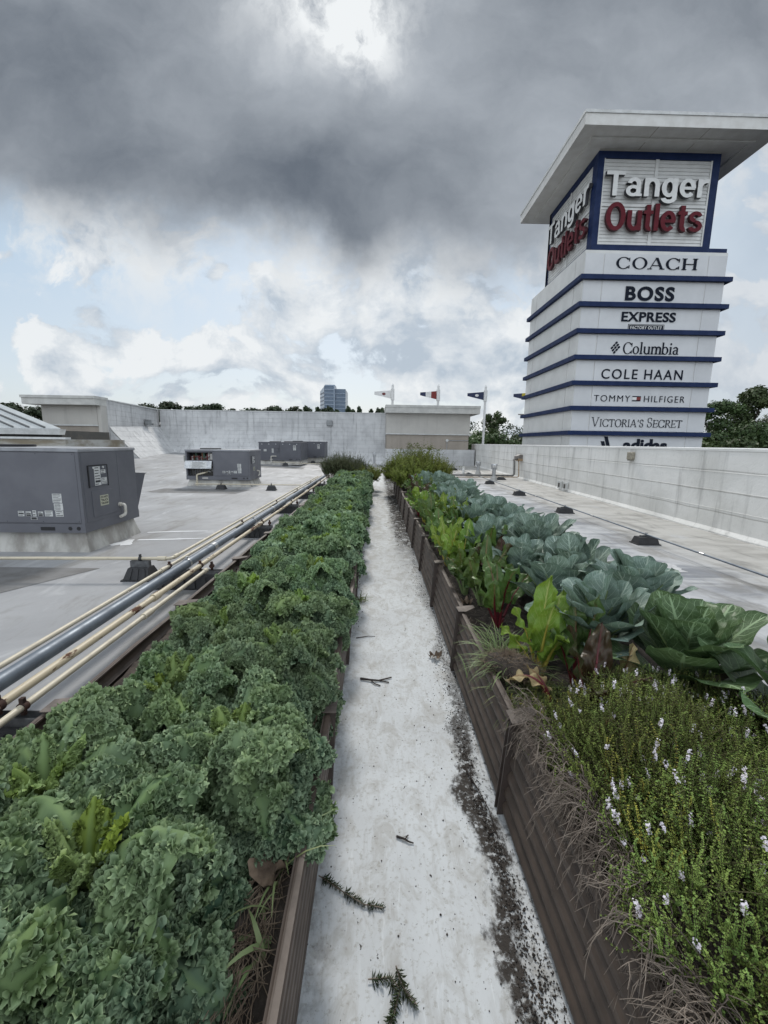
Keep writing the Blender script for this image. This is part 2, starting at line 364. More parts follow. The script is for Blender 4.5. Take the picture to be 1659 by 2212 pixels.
wilt_m = leaf_mat('wilted_leaf', (.30, .22, .10), (.50, .42, .24), (.36, .28, .10), (.30, .15, .08), .7, .2, vein=(.24, .17, .08), vfreq=8)
stalky_m = M('yellow_stalk', (.45, .40, .08), (.38, .30, .05), 9., .4); stalkr_m = M('crimson_stalk', (.15, .018, .026), (.09, .012, .018), 9., .4)
stalkg_m = M('pale_green_stalk', (.20, .27, .11), (.15, .21, .08), 9., .5)
thyme_m = leaf_mat('thyme_leaf', (.062, .122, .028), (.240, .350, .100), (.34, .31, .06), (.10, .08, .05), .7, .12, spec=.12)
flower_m = M('thyme_petal', (.78, .75, .78), (.62, .56, .64), 40., .6)
rosemary_m = leaf_mat('rosemary_needle', (.040, .066, .032), (.115, .150, .072), (.11, .10, .05), (.10, .08, .05), .7, .1, spec=.15)
herb_m = leaf_mat('seeding_herb_leaf', (.065, .105, .018), (.190, .235, .050), (.17, .17, .03), (.12, .12, .05), .7, .2, spec=.12)
grass_m = leaf_mat('grass_blade', (.075, .14, .045), (.20, .29, .12), (.30, .28, .14), (.12, .17, .07), .5, .15)
tree_m = leaf_mat('tree_leaf', (.026, .052, .018), (.075, .120, .040), (.075, .095, .03), (.06, .09, .03), .55, .12)
treef_m = leaf_mat('far_tree_leaf', (.020, .034, .016), (.045, .066, .030), (.05, .06, .03), (.06, .09, .03), .6, .08)
dryleaf_m = M('dry_leaf', (.20, .145, .10), (.10, .07, .05), 20., .85)

# ---------------------------------------------------------------- geometry helpers
def mesh_np(name, V, F, mats, fm=None, uv=None, col=None, smooth=False):
    """V (n,3); F list of (k,c) int arrays; fm: list of material indices per array"""
    me = bpy.data.meshes.new(name)
    V = np.asarray(V, np.float32)
    F = [np.asarray(f, np.int32) for f in F if len(f)]
    loops = np.concatenate([f.ravel() for f in F]) if F else np.zeros(0, np.int32)
    tot = np.concatenate([np.full(len(f), f.shape[1], np.int32) for f in F])
    start = np.concatenate(([0], np.cumsum(tot)[:-1])).astype(np.int32)
    me.vertices.add(len(V)); me.vertices.foreach_set('co', V.ravel())
    me.loops.add(len(loops)); me.loops.foreach_set('vertex_index', loops)
    me.polygons.add(len(tot)); me.polygons.foreach_set('loop_start', start); me.polygons.foreach_set('loop_total', tot)
    if fm is not None: me.polygons.foreach_set('material_index', np.asarray(fm, np.int32))
    if smooth is not False:
        me.polygons.foreach_set('use_smooth', np.full(len(tot), True) if smooth is True else np.asarray(smooth, bool))
    if uv is not None:
        l = me.uv_layers.new(name='UVMap'); l.data.foreach_set('uv', np.asarray(uv, np.float32)[loops].ravel())
    if col is not None:
        a = me.color_attributes.new('Col', 'FLOAT_COLOR', 'POINT')
        c4 = np.ones((len(V), 4), np.float32); c4[:, :3] = col
        a.data.foreach_set('color', c4.ravel())
    me.update(calc_edges=True)
    for m in (mats if isinstance(mats, (list, tuple)) else [mats]): me.materials.append(m)
    return me
def link(name, me, parent=None, loc=None):
    o = bpy.data.objects.new(name, me); COL.objects.link(o)
    if parent: o.parent = parent
    if loc is not None: o.location = loc
    return o
def props(o, label=None, cat=None, group=None, kind=None):
    if label: o['label'] = label
    if cat: o['category'] = cat
    if group: o['group'] = group
    if kind: o['kind'] = kind
    return o
def thing(name, label, cat, loc=(0, 0, 0), group=None, rz=0):
    o = bpy.data.objects.new(name, None); COL.objects.link(o); o.location = loc; o.rotation_euler = (0, 0, rz)
    o.empty_display_size = .1
    return props(o, label, cat, group)
def root_loc(p):
    v = Vector((0, 0, 0))
    while p is not None: v += p.location; p = p.parent
    return v
class MB:
    """collects shapes given in world coordinates, then links them as one mesh object"""
    def __init__(s): s.V = []; s.F = []; s.m = []; s.s = []
    def add(s, vs, fs, m=0, sm=False):
        b = len(s.V); s.V += [tuple(v) for v in vs]
        for f in fs: s.F.append([i+b for i in f]); s.m.append(m); s.s.append(sm)
        return s
    def box(s, x0, x1, y0, y1, z0, z1, m=0):
        v = [(x0, y0, z0), (x1, y0, z0), (x1, y1, z0), (x0, y1, z0), (x0, y0, z1), (x1, y0, z1), (x1, y1, z1), (x0, y1, z1)]
        return s.add(v, [(0, 3, 2, 1), (4, 5, 6, 7), (0, 1, 5, 4), (1, 2, 6, 5), (2, 3, 7, 6), (3, 0, 4, 7)], m)
    def hexa(s, bot, top, m=0):
        n = len(bot); v = list(bot)+list(top)
        fs = [tuple(range(n-1, -1, -1)), tuple(range(n, 2*n))]+[(i, (i+1) % n, n+(i+1) % n, n+i) for i in range(n)]
        return s.add(v, fs, m)
    def tube(s, pts, r, n=10, m=0, cap=True):
        pts = [Vector(p) for p in pts]; rs = r if hasattr(r, '__len__') else [r]*len(pts)
        rings = []; prev = None
        for i, p in enumerate(pts):
            d = (pts[min(i+1, len(pts)-1)]-pts[max(i-1, 0)]).normalized()
            if prev is None: a = d.orthogonal().normalized()
            else: a = (prev-d*prev.dot(d)); a = a.normalized() if a.length > 1e-6 else d.orthogonal().normalized()
            prev = a; bb = d.cross(a)
            rings.append([p+(a*math.cos(2*math.pi*k/n)+bb*math.sin(2*math.pi*k/n))*rs[i] for k in range(n)])
        v = [q for rg in rings for q in rg]; fs = []
        for i in range(len(pts)-1):
            for k in range(n): fs.append((i*n+k, i*n+(k+1) % n, (i+1)*n+(k+1) % n, (i+1)*n+k))
        s.add(v, fs, m, True)
        if cap: s.add(rings[0], [tuple(range(n-1, -1, -1))], m); s.add(rings[-1], [tuple(range(n))], m)
        return s
    def build(s, name, mats, parent=None, bevel=0):
        off = root_loc(parent) if parent else Vector((0, 0, 0))
        V = np.array(s.V, np.float32)-np.array(off, np.float32)
        me = bpy.data.meshes.new(name); me.from_pydata(V.tolist(), [], s.F)
        for m in (mats if isinstance(mats, (list, tuple)) else [mats]): me.materials.append(m)
        me.polygons.foreach_set('material_index', s.m); me.polygons.foreach_set('use_smooth', s.s); me.update()
        o = link(name, me, parent)
        if bevel:
            bv = o.modifiers.new('bevel', 'BEVEL'); bv.width = bevel; bv.segments = 2; bv.limit_method = 'ANGLE'; bv.angle_limit = R_(50)
        return o
def elbow(pts, r=.05, n=5):
    """round the corners of a polyline"""
    pts = [Vector(p) for p in pts]; out = [pts[0]]
    for i in range(1, len(pts)-1):
        a, b, c = pts[i-1], pts[i], pts[i+1]
        d1 = (a-b).normalized(); d2 = (c-b).normalized()
        q = min(r, (a-b).length*.45, (c-b).length*.45)
        for k in range(n+1):
            t = k/n; out.append((b+d1*q)*(1-t)**2+b*2*t*(1-t)+(b+d2*q)*t*t)
    return out+[pts[-1]]
def copy_tree(o, loc, rz=0, scale=1., label=None, group=None):
    r = o.copy(); COL.objects.link(r); r.location = loc; r.rotation_euler = (0, 0, rz); r.scale = (scale,)*3 if not hasattr(scale, '__len__') else scale
    if label: r['label'] = label
    if group: r['group'] = group
    for ch in list(o.children):
        c = ch.copy(); COL.objects.link(c); c.parent = r
        for g in list(ch.children):
            e = g.copy(); COL.objects.link(e); e.parent = c
    return r
def sstep(x, a, b):
    t = np.clip((np.asarray(x, float)-a)/(b-a), 0, 1); return t*t*(3-2*t)
_TAB = np.random.default_rng(5).uniform(-1, 1, (32, 32, 32, 3)).astype(np.float32)
def vnoise(P):
    """smooth vector noise, P (n,3) -> (n,3) in about -1..1"""
    I = np.floor(P).astype(int); f = (P-I); f = f*f*(3-2*f); I &= 31; J = (I+1) & 31
    x0, y0, z0 = I.T; x1, y1, z1 = J.T; fx, fy, fz = [f[:, k:k+1] for k in range(3)]
    a = (_TAB[x0, y0, z0]*(1-fx)+_TAB[x1, y0, z0]*fx)*(1-fy)+(_TAB[x0, y1, z0]*(1-fx)+_TAB[x1, y1, z0]*fx)*fy
    b = (_TAB[x0, y0, z1]*(1-fx)+_TAB[x1, y0, z1]*fx)*(1-fy)+(_TAB[x0, y1, z1]*(1-fx)+_TAB[x1, y1, z1]*fx)*fy
    return a*(1-fz)+b*fz
class Cloud:
    """accumulates numpy patches (foliage) into one mesh"""
    def __init__(s): s.V = []; s.Q = []; s.T = []; s.c = []; s.u = []; s.n = 0
    def add(s, V, Q=None, T=None, col=None, uv=None):
        if Q is not None: s.Q.append(np.asarray(Q)+s.n)
        if T is not None: s.T.append(np.asarray(T)+s.n)
        s.V.append(V); s.c.append(np.broadcast_to(np.asarray(col, np.float32), (len(V), 3)))
        s.u.append(uv if uv is not None else np.zeros((len(V), 2))); s.n += len(V)
    def mesh(s, name, mats, smooth=True):
        F = []
        if s.Q: F.append(np.concatenate(s.Q))
        if s.T: F.append(np.concatenate(s.T))
        return mesh_np(name, np.concatenate(s.V), F, mats, uv=np.concatenate(s.u), col=np.concatenate(s.c), smooth=smooth)
def grid_quads(nv, nu):
    i = np.arange((nv-1)*(nu-1)); r, c = i//(nu-1), i % (nu-1); a = r*nu+c
    return np.stack([a, a+1, a+nu+1, a+nu], 1)
def np_tube(pts, rad, n=5):
    pts = np.asarray(pts, float); k = len(pts); rad = np.broadcast_to(rad, (k,))
    d = np.gradient(pts, axis=0); d /= np.linalg.norm(d, axis=1, keepdims=True)+1e-9
    ref = np.where(np.abs(d[:, 2:3]) < .9, [[0, 0, 1.]], [[1., 0, 0]])
    a = np.cross(d, ref); a /= np.linalg.norm(a, axis=1, keepdims=True)+1e-9; b = np.cross(d, a)
    th = np.arange(n)*2*np.pi/n
    V = pts[:, None]+(a[:, None]*np.cos(th)[None, :, None]+b[:, None]*np.sin(th)[None, :, None])*rad[:, None, None]
    i = np.arange((k-1)*n); r, c = i//n, i % n
    Q = np.stack([r*n+c, r*n+(c+1) % n, (r+1)*n+(c+1) % n, (r+1)*n+c], 1)
    return V.reshape(-1, 3), Q


# ================================================================ SETTING
def roof_h(x, y):
    return .053*np.clip(-np.asarray(x, float)-1.0, 0, None)*sstep(y, 9, 31)
def build_roof():
    xs = np.concatenate((np.linspace(-45, -3, 43), np.linspace(-2, 7.6, 25))); ys = np.concatenate((np.linspace(-8, 8, 9), np.linspace(9, 33, 41)))
    X, Y = np.meshgrid(xs, ys); Z = roof_h(X, Y)
    V = np.stack([X.ravel(), Y.ravel(), Z.ravel()], 1)
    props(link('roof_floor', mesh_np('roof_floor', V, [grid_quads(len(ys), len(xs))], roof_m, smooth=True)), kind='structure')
    V = np.array([(-2500, -900, -6), (2500, -900, -6), (2500, 3500, -6), (-2500, 3500, -6)], float)
    props(link('ground', mesh_np('ground', V, [np.array([[0, 1, 2, 3]])], ground_m)), kind='structure')
    ys = np.linspace(-2, 21, 60); xs = np.linspace(-.32, .70, 8)
    X, Y = np.meshgrid(xs, ys); V = np.stack([X.ravel(), Y.ravel(), np.full(X.size, .004)], 1)
    props(link('garden_path', mesh_np('path', V, [grid_quads(len(ys), len(xs))], path_m)), kind='structure')
def patch(name, pts, mat, dz=.004):
    P = np.array(pts, float); V = np.column_stack([P, roof_h(P[:, 0], P[:, 1])+dz])
    return props(link(name, mesh_np(name, V, [np.arange(len(V))[None]], mat)), kind='structure')
build_roof()
patch('walkway_pad', [(-7.5, 4.2), (-4.05, 4.25), (-3.55, 5.2), (-7.5, 5.25)], patch_m)
patch('walkway_pad', [(-7.2, 12.9), (-4.4, 12.9), (-4.25, 13.9), (-7.1, 13.9)], patch_m)
patch('walkway_pad', [(-7.3, 23.2), (-4.2, 23.2), (-4.2, 24.5), (-7.3, 24.5)], patch_m)
def blotch(cx, cy, rx, ry, seed, n=26):
    r = np.random.default_rng(seed); th = np.linspace(0, 2*np.pi, n, endpoint=False); k = 1+.28*np.sin(3*th+seed)+r.uniform(-.16, .16, n)
    return [(cx+rx*a*math.cos(t), cy+ry*a*math.sin(t)) for a, t in zip(k, th)]
patch('white_sealant_patch', blotch(-4.05, 6.55, .14, .2, 3), wcoat_glint_m)
patch('painted_glint_streak', [(-3.95, 6.72), (-3.4, 6.80), (-2.9, 6.92), (-2.9, 6.96), (-3.5, 6.86), (-3.95, 6.80)], wcoat_glint_m)  # white strip painted in place of sky reflected in a puddle
patch('painted_glint_streak', [(-4.1, 7.30), (-3.5, 7.42), (-3.1, 7.48), (-3.1, 7.53), (-3.6, 7.49), (-4.1, 7.36)], wcoat_glint_m)  # second puddle reflection, painted as a white strip
patch('white_sealant_patch', blotch(3.9, 5.5, .35, .22, 5), M('worn_white_patch', (.55, .55, .55), (.42, .42, .43), 9., .5))

def wall_prof(name, A, B, prof, mat, parent, n=2):
    """sweep a profile [(offset towards -normal side, z)] between plan points A and B; offset direction is to the right of A->B"""
    ax, ay = A; bx, by = B; L = math.hypot(bx-ax, by-ay); nx, ny = (by-ay)/L, -(bx-ax)/L
    V = []; k = len(prof)
    for i in range(n+1):
        t = i/n; x, y = ax+(bx-ax)*t, ay+(by-ay)*t
        for o, z in prof: V.append((x+nx*o, y+ny*o, z))
    F = [(i*k+j, (i+1)*k+j, (i+1)*k+(j+1) % k, i*k+(j+1) % k) for i in range(n) for j in range(k)]
    F += [tuple(range(k-1, -1, -1)), tuple(n*k+j for j in range(k))]
    mb = MB(); mb.add(V, F); return mb.build(name, mat, parent)
def build_walls():
    A, B = (6.20, -5.0), (7.45, 33.0)
    t = thing('parapet_wall', 'long low white membrane parapet running along the right edge of the roof', 'wall', (6.4, 0, 0))
    wall_prof('wall_face', B, A, [(.09, -.05), (0, .10), (0, 1.58), (-.34, 1.58), (-.34, -.05)], parapet_m, t)
    wall_prof('coping', B, A, [(.012, 1.583), (.012, 1.63), (-.36, 1.645), (-.36, 1.583)], M('bright_coping', (.80, .80, .78), (.70, .70, .68), 2., .4), t)
    def on(y): return A[0]+(B[0]-A[0])*(y-A[1])/(B[1]-A[1])
    for i, z in enumerate((.46, .82, 1.17)):            # horizontal lap strips of the membrane
        wall_prof('lap_strip', B, A, [(.004, z), (.007, z+.012), (-.02, z+.02), (-.02, z)], parapet_m, t)
    for y in (14.75, 15.25):
        x = on(y); mb = MB()
        mb.box(x-.10, x-.03, y-.13, y+.13, .06, .34); mb.build('scupper_plate', coping_m, t)
        mb = MB(); mb.box(x-.106, x-.1001, y-.07, y+.07, .12, .27); mb.build('scupper_hole', M('scupper_shadow', (.05, .045, .04), (.09, .08, .07), 9), t)
    x = on(10.9); s = thing('wall_light', 'small tan box light fixed near the top of the parapet wall', 'light', (x, 10.9, 1.36))
    mb = MB(); mb.box(x-.10, x-.001, 10.78, 11.0, 1.30, 1.50); mb.build('housing', M('tan_plastic', (.35, .32, .25), (.22, .2, .16), 20.), s, .02)
    mb = MB(); mb.box(x-.085, x-.02, 10.80, 10.98, 1.275, 1.299); mb.build('lens', M('dull_lens', (.25, .24, .2), (.2, .19, .16)), s)
    # far wall with the coved foot
    t = thing('far_roof_wall', 'tall streaked white membrane wall with a coved foot across the far end of the roof', 'wall', (-8, 32, 0))
    wall_prof('wall_face', (.62, 32.0), (-16.28, 32.0), [(0, -.2), (0, 3.80), (.34, 3.80), (.34, -.2)][::-1], farwall_m, t)
    xs = np.linspace(.62, -16.28, 30); V = []; pr = [(0, 2.35), (.05, 1.9), (.16, 1.45), (.36, 1.0), (.62, .6), (.95, .25), (1.25, .0)]
    for x in xs:
        h = float(roof_h(x, 31.5)); k = min(1, (3.8-h)/3.8)*(.35+.65*sstep(-x, 0, 7))
        for o, z in pr: V.append((x, 31.995-o*k, h+z*k-.01))
    me = mesh_np('coved_foot', np.array(V)-np.array((-8, 32, 0)), [grid_quads(len(xs), len(pr))], farwall_m, smooth=True); link('coved_foot', me, t)
    mb = MB(); mb.box(-16.28, .62, 31.96, 32.4, 3.803, 3.86); mb.build('coping', coping_m, t)
    b = thing('wall_box', 'small square grey box fixed high on the far white wall', 'electrical box', (-3.6, 31.9, 3.05))
    mb = MB(); mb.box(-3.82, -3.38, 31.86, 31.995, 2.84, 3.25); mb.build('housing', M('box_grey', (.25, .26, .265), (.2, .21, .215)), b, .02)
    mb = MB(); mb.box(-3.78, -3.42, 31.845, 31.859, 2.88, 3.21); mb.build('lid', M('box_lid', (.28, .29, .295), (.24, .25, .255)), b)
    # left side wall with its wide sloped fillet
    t = thing('side_roof_wall', 'white membrane wall with a wide sloped fillet at the left of the far wall', 'wall', (-15.5, 28, 0))
    wall_prof('wall_face', (-15.40, 24.5), (-16.5, 32.3), [(0, 0), (0, 3.80), (-.34, 3.80), (-.34, 0)], farwall_m, t)
    A2, B2 = np.array((-15.40, 24.56)), np.array((-16.28, 32.0)); V = []
    for s in np.linspace(0, 1, 12):
        p = A2+(B2-A2)*s; w = 1.6-.3*s
        for u, z in ((0, 1.75), (.1, 1.5), (.5, .82), (.9, .16), (1.0, 0)):
            x, y = p[0]+w*u+.005, p[1]; V.append((x, y, float(roof_h(x, y))+z-.02))
    me = mesh_np('sloped_fillet', np.array(V)-np.array((-15.5, 28, 0)), [grid_quads(12, 5)], farwall_m, smooth=True); link('sloped_fillet', me, t)
    mb = MB(); h0 = float(roof_h(-14.2, 24.2)); mb.add([(-15.39, 24.56, h0-.05), (-13.81, 24.56, h0-.05), (-14.60, 24.56, h0+.80), (-15.24, 24.56, h0+1.48), (-15.39, 24.56, h0+1.73)], [(0, 1, 2, 3, 4)]); mb.build('fillet_end', farwall_m, t)
    mb = MB(); mb.hexa([(-15.38, 24.5, 3.803), (-16.25, 32, 3.803), (-16.6, 32, 3.803), (-15.75, 24.5, 3.803)], [(-15.38, 24.5, 3.86), (-16.25, 32, 3.86), (-16.6, 32, 3.86), (-15.75, 24.5, 3.86)]); mb.build('coping', coping_m, t)
    b = thing('wall_box', 'small grey box near the corner on the left side wall', 'electrical box', (-16.0, 29.6, 2.85))
    mb = MB(); mb.box(-16.03, -15.78, 29.4, 29.85, 2.62, 3.0); mb.box(-15.80, -15.70, 29.86, 29.99, 2.62, 2.76); mb.build('housing', MATS['box_grey'], b, .015)
    # right-hand bulkhead
    t = thing('roof_bulkhead', 'stucco roof bulkhead with a wide flat cap at the right end of the far wall', 'bulkhead', (3.8, 33, 0))
    mb = MB(); mb.box(.65, 6.85, 31.25, 35.5, 2.34, 3.80); mb.build('upper_wall', stucco_l, t)
    mb = MB(); mb.box(.62, 7.0, 31.20, 35.52, 2.27, 2.338); mb.build('ledge', coping_m, t)
    mb = MB(); mb.box(.68, 6.80, 31.30, 35.5, 1.20, 2.268); mb.build('lower_wall', stucco_d, t)
    mb = MB(); mb.box(.62, 7.3, 31.24, 35.5, -.05, 1.198); mb.build('membrane_base', farwall_m, t)
    mb = MB(); mb.box(.58, 7.45, 30.75, 35.9, 3.803, 4.19); mb.box(.56, 7.47, 30.72, 35.93, 4.19, 4.36); mb.build('cap', M('cap_stucco', (.56, .56, .53), (.44, .44, .42), 1.6, .75, bmp=.1), t)
    d = thing('wall_conduit', 'thin conduit with a round junction box on the tan bulkhead wall', 'conduit', (5.2, 31.2, 1.8))
    mb = MB(); mb.tube([(5.2, 31.27, 1.88), (6.79, 31.27, 1.88)], .022, 6); mb.tube([(5.2, 31.27, 1.2), (5.2, 31.27, 1.86)], .022, 6); mb.build('tube', zinc_m, d)
    mb = MB(); mb.tube([(5.2, 31.22, 1.88), (5.2, 31.285, 1.88)], .10, 14); mb.build('junction_box', coping_m, d)
    # left bulkhead
    t = thing('roof_bulkhead', 'stucco roof bulkhead with a projecting flat cap behind the pale metal roof', 'bulkhead', (-17, 26, 0))
    mb = MB(); mb.box(-18.72, -15.68, 24.0, 24.55, 2.42, 3.46); mb.build('upper_wall', stucco_l, t)
    mb = MB(); mb.box(-18.74, -15.66, 23.97, 24.55, 2.34, 2.418); mb.build('ledge', coping_m, t)
    mb = MB(); mb.box(-18.70, -15.69, 24.03, 24.55, 0., 2.338); mb.build('lower_wall', stucco_d, t)
    mb = MB(); mb.box(-15.65, -15.44, 23.98, 24.55, 0., 3.46); mb.build('corner_pier', stucco_l, t)
    mb = MB(); mb.box(-19.35, -15.42, 23.5, 24.6, 3.463, 3.80); mb.box(-19.40, -15.39, 23.46, 24.63, 3.80, 3.94); mb.build('cap', MATS['cap_stucco'], t)
    # low building with the standing-seam roof at far left
    t = thing('low_roof_house', 'low plant house with a pale standing seam metal roof at the left edge', 'building', (-15, 18, 0))
    E0 = Vector((-12.6, 17, 2.0)); w = Vector((-4.0, 2.0, 1.07)); mb = MB()
    q0, q1 = E0+Vector((-9, 0, 0)), E0
    mb.hexa([q0, q1, q1+w*1.6, q0+w*1.6], [p+Vector((0, 0, .03)) for p in (q0, q1, q1+w*1.6, q0+w*1.6)]); ro = mb.build('roof', metalroof_m, t)
    for k in range(1, 9):
        a = E0+Vector((-.62*k, 0, .03)); mb = MB(); u = Vector((.035, 0, 0)); z = Vector((0, 0, .06))
        mb.hexa([a-u, a+u, a+u+w*1.59, a-u+w*1.59], [a-u+z, a+u+z, a+u+w*1.59+z, a-u+w*1.59+z]); mb.build('seam', seam_m, ro)
    mb = MB(); mb.hexa([(-21.6, 17.05, 1.78), (-12.72, 17.05, 1.78), (-12.75, 17.4, 1.78), (-21.6, 17.4, 1.78)], [(-21.6, 16.98, 1.998), (-12.60, 16.98, 1.998), (-12.68, 17.4, 1.998), (-21.6, 17.4, 1.998)]); mb.build('fascia', coping_m, t)
    mb = MB(); mb.box(-21.5, -12.45, 17.0, 17.3, 1.60, 1.68); mb.build('parapet_cap', coping_m, t)
    mb = MB(); mb.box(-21.5, -12.5, 17.05, 21, -.05, 1.598); mb.build('wall', M('stained_wall', (.40, .40, .38), (.20, .17, .12), 1.1, .75, stretch=(.5, 1, 2)), t)
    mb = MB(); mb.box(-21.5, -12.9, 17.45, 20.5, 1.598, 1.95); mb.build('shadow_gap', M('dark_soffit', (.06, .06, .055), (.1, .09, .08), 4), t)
build_walls()

# ================================================================ LETTERING
def text_raw(body, offset=0., extrude=.02, spacing=1.0):
    cu = bpy.data.curves.new('lettering', 'FONT'); cu.body = body; cu.size = 1; cu.offset = offset; cu.extrude = extrude; cu.resolution_u = 6
    cu.space_character = spacing
    o = bpy.data.objects.new('lettering', cu); COL.objects.link(o)
    me = bpy.data.meshes.new_from_object(o.evaluated_get(bpy.context.evaluated_depsgraph_get()))
    bpy.data.objects.remove(o); bpy.data.curves.remove(cu)
    V = np.array([v.co[:] for v in me.vertices]); F = [list(p.vertices) for p in me.polygons]; N = [abs(p.normal.z) > .7 for p in me.polygons]
    bpy.data.meshes.remove(me); return V, F, N
def place_text(V, F, N, parent, mats, face, a0, a1, z0, z1, wall, depth, name='lettering'):
    """face 'front': runs along +X on plane y=wall; 'left': runs along -Y on plane x=wall"""
    lo, hi = V.min(0), V.max(0); s = (V-lo)/np.maximum(hi-lo, 1e-9)
    A = a0+(a1-a0)*s[:, 0]; Z = z0+(z1-z0)*s[:, 1]; D = depth*s[:, 2]
    P = np.stack([A, wall-D, Z], 1) if face == 'front' else np.stack([wall-D, A, Z], 1)
    mb = MB()
    for f, n in zip(F, N): pass
    mb.V = [tuple(p) for p in P]; mb.F = F; mb.m = [0 if n else (1 if len(mats) > 1 else 0) for n in N]; mb.s = [False]*len(F)
    return mb.build(name, mats, parent)
def text(body, parent, mats, face, a0, a1, z0, z1, wall, depth=.03, offset=0., spacing=1.0):
    V, F, N = text_raw(body, offset, .05, spacing)
    return place_text(V, F, N, parent, mats, face, a0, a1, z0, z1, wall, depth)
# --- a small serif alphabet made of strokes (unit cap height); tk thick stem, tn thin stroke
def g_arc(cx, cz, rx, rz, a0, a1, tk, tn, n=26):
    P = []
    for i in range(n):
        qs = []
        for a in (a0+(a1-a0)*i/n, a0+(a1-a0)*(i+1)/n):
            c, s = math.cos(R_(a)), math.sin(R_(a)); qs.append(((cx+rx*c, cz+rz*s), (cx+(rx-tk)*c, cz+(rz-tn)*s)))
        P.append([qs[0][0], qs[1][0], qs[1][1], qs[0][1]])
    return [('strip', P)]
def g_bar(x0, z0, x1, z1, w): return [('q', [(x0-w/2, z0), (x0+w/2, z0), (x1+w/2, z1), (x1-w/2, z1)])]
def g_rect(x0, x1, z0, z1): return [('q', [(x0, z0), (x1, z0), (x1, z1), (x0, z1)])]
def serif_glyph(ch, w, tk, tn):
    S = lambda x, z, k=1.0: g_rect(x-tk*.5-.09*k, x+tk*.5+.09*k, z if z < .01 else z-tn, z+tn if z < .01 else z)
    st = lambda x: g_bar(x, 0, x, 1, tk)+S(x, 0)+S(x, 1)
    if ch == 'O': return g_arc(w/2, .5, w/2, .53, 0, 360, tk, tn, 40)
    if ch == 'C': return g_arc(w*.52, .5, w*.52, .53, 38, 322, tk, tn, 34)+g_rect(w*.9, w*.9+tn*1.2, .66, .97)+g_rect(w*.9, w*.9+tn*1.2, .03, .30)
    if ch == 'A': return g_bar(.07, 0, w*.46, 1, tn*1.3)+g_bar(w-.14, 0, w*.48, 1.02, tk)+g_rect(w*.22, w*.72, .30, .30+tn)+S(.07, 0, .9)+S(w-.13, 0, 1.2)
    if ch == 'H': return st(tk*.5+.09)+st(w-tk*.5-.09)+g_rect(tk*.5+.1, w-tk*.5-.1, .5-tn/2, .5+tn/2)
    if ch == 'V': return g_bar(w*.5, 0, .12, 1, tk)+g_bar(w*.53, 0, w-.08, 1, tn*1.3)+S(.12, 1, 1.1)+S(w-.08, 1, .9)
    if ch == 'I': return st(w/2)
    if ch == 'T': return g_bar(w/2, 0, w/2, 1, tk)+S(w/2, 0)+g_rect(0, w, 1-tn*1.3, 1)+g_rect(0, tn, .8, 1)+g_rect(w-tn, w, .8, 1)
    if ch == 'E': return st(tk*.5+.09)+g_rect(.1, w, 1-tn, 1)+g_rect(.1, w, 0, tn)+g_rect(.1, w*.8, .5-tn/2, .5+tn/2)+g_rect(w-tn, w, .8, 1)+g_rect(w-tn, w, 0, .22)+g_rect(w*.8-tn, w*.8, .42, .58)
    if ch == 'R': return st(tk*.5+.09)+g_arc(w*.44, .74, w*.40, .26, -90, 90, tk, tn)+g_rect(.1, w*.46, 1-tn, 1)+g_rect(.1, w*.46, .48, .48+tn)+g_bar(w-.04, 0, w*.48, .5, tk*.95)+S(w-.04, 0, .5)
    if ch == 'S': return g_arc(w*.5, .745, w*.42, .275, 40, 268, tk*.85, tn)+g_arc(w*.5, .25, w*.47, .275, 90, -140, tk*.95, tn*1.2)+g_rect(w*.83, w*.83+tn, .68, .96)+g_rect(w*.08, w*.08+tn, .04, .32)
    if ch == "'": return [('q', [(w*.25, .68), (w*.5, .68), (w*.7, 1), (w*.35, 1)])]
    if ch == 'o': return g_arc(w/2, .33, w/2, .35, 0, 360, tk, tn, 30)
    if ch == 'l': return g_bar(w/2, 0, w/2, 1.05, tk)+S(w/2, 0)+g_rect(w/2-.14, w/2, 1.01, 1.05)
    if ch == 'i': return g_bar(w/2, 0, w/2, .67, tk)+S(w/2, 0)+g_rect(w/2-.14, w/2, .63, .67)+g_arc(w/2, .92, .09, .09, 0, 360, .085, .085, 12)
    if ch == 'u': return g_bar(.14, .2, .14, .67, tk)+g_arc(w*.5, .25, w*.5-.14+tk/2, .28, 180, 330, tk, tn*1.6)+g_bar(w-.16, 0, w-.16, .67, tk)+g_rect(.02, .14, .63, .67)+g_rect(w-.28, w-.16, .63, .67)+g_rect(w-.16, w-.02, 0, .04)
    if ch == 'm': return g_bar(.13, 0, .13, .67, tk)+S(.13, 0)+g_rect(.01, .13, .63, .67)+g_arc(w*.33, .42, w*.33-.10+tk/2-.03, .27, 160, 0, tk, tn*1.6)+g_bar(w*.52, 0, w*.52, .45, tk)+S(w*.52, 0)+g_arc(w*.71, .42, w*.2+tk/2, .27, 160, 0, tk, tn*1.6)+g_bar(w*.9, 0, w*.9, .45, tk)+S(w*.9, 0)
    if ch == 'b': return g_bar(.12, 0, .12, 1.05, tk)+g_rect(.0, .12, 1.01, 1.05)+g_arc(w*.52, .33, w*.46, .35, -140, 140, tk, tn*1.3)
    if ch == 'a': return g_arc(w*.42, .19, w*.38, .21, 60, 320, tk, tn*1.3)+g_bar(w*.75, .06, w*.75, .5, tk)+g_arc(w*.44, .46, w*.31+tk/2, .22, 0, 160, tk, tn*1.5)+g_rect(w*.75, w*.98, 0, .06)
    return []
WID = {'C': 1.0, 'O': 1.06, 'A': 1.05, 'H': 1.1, 'V': 1.0, 'I': .36, 'T': .86, 'E': .76, 'R': .86, 'S': .66, "'": .22, ' ': .45, 'o': .7, 'l': .34, 'u': .78, 'm': 1.12, 'b': .74, 'i': .34, 'a': .66}
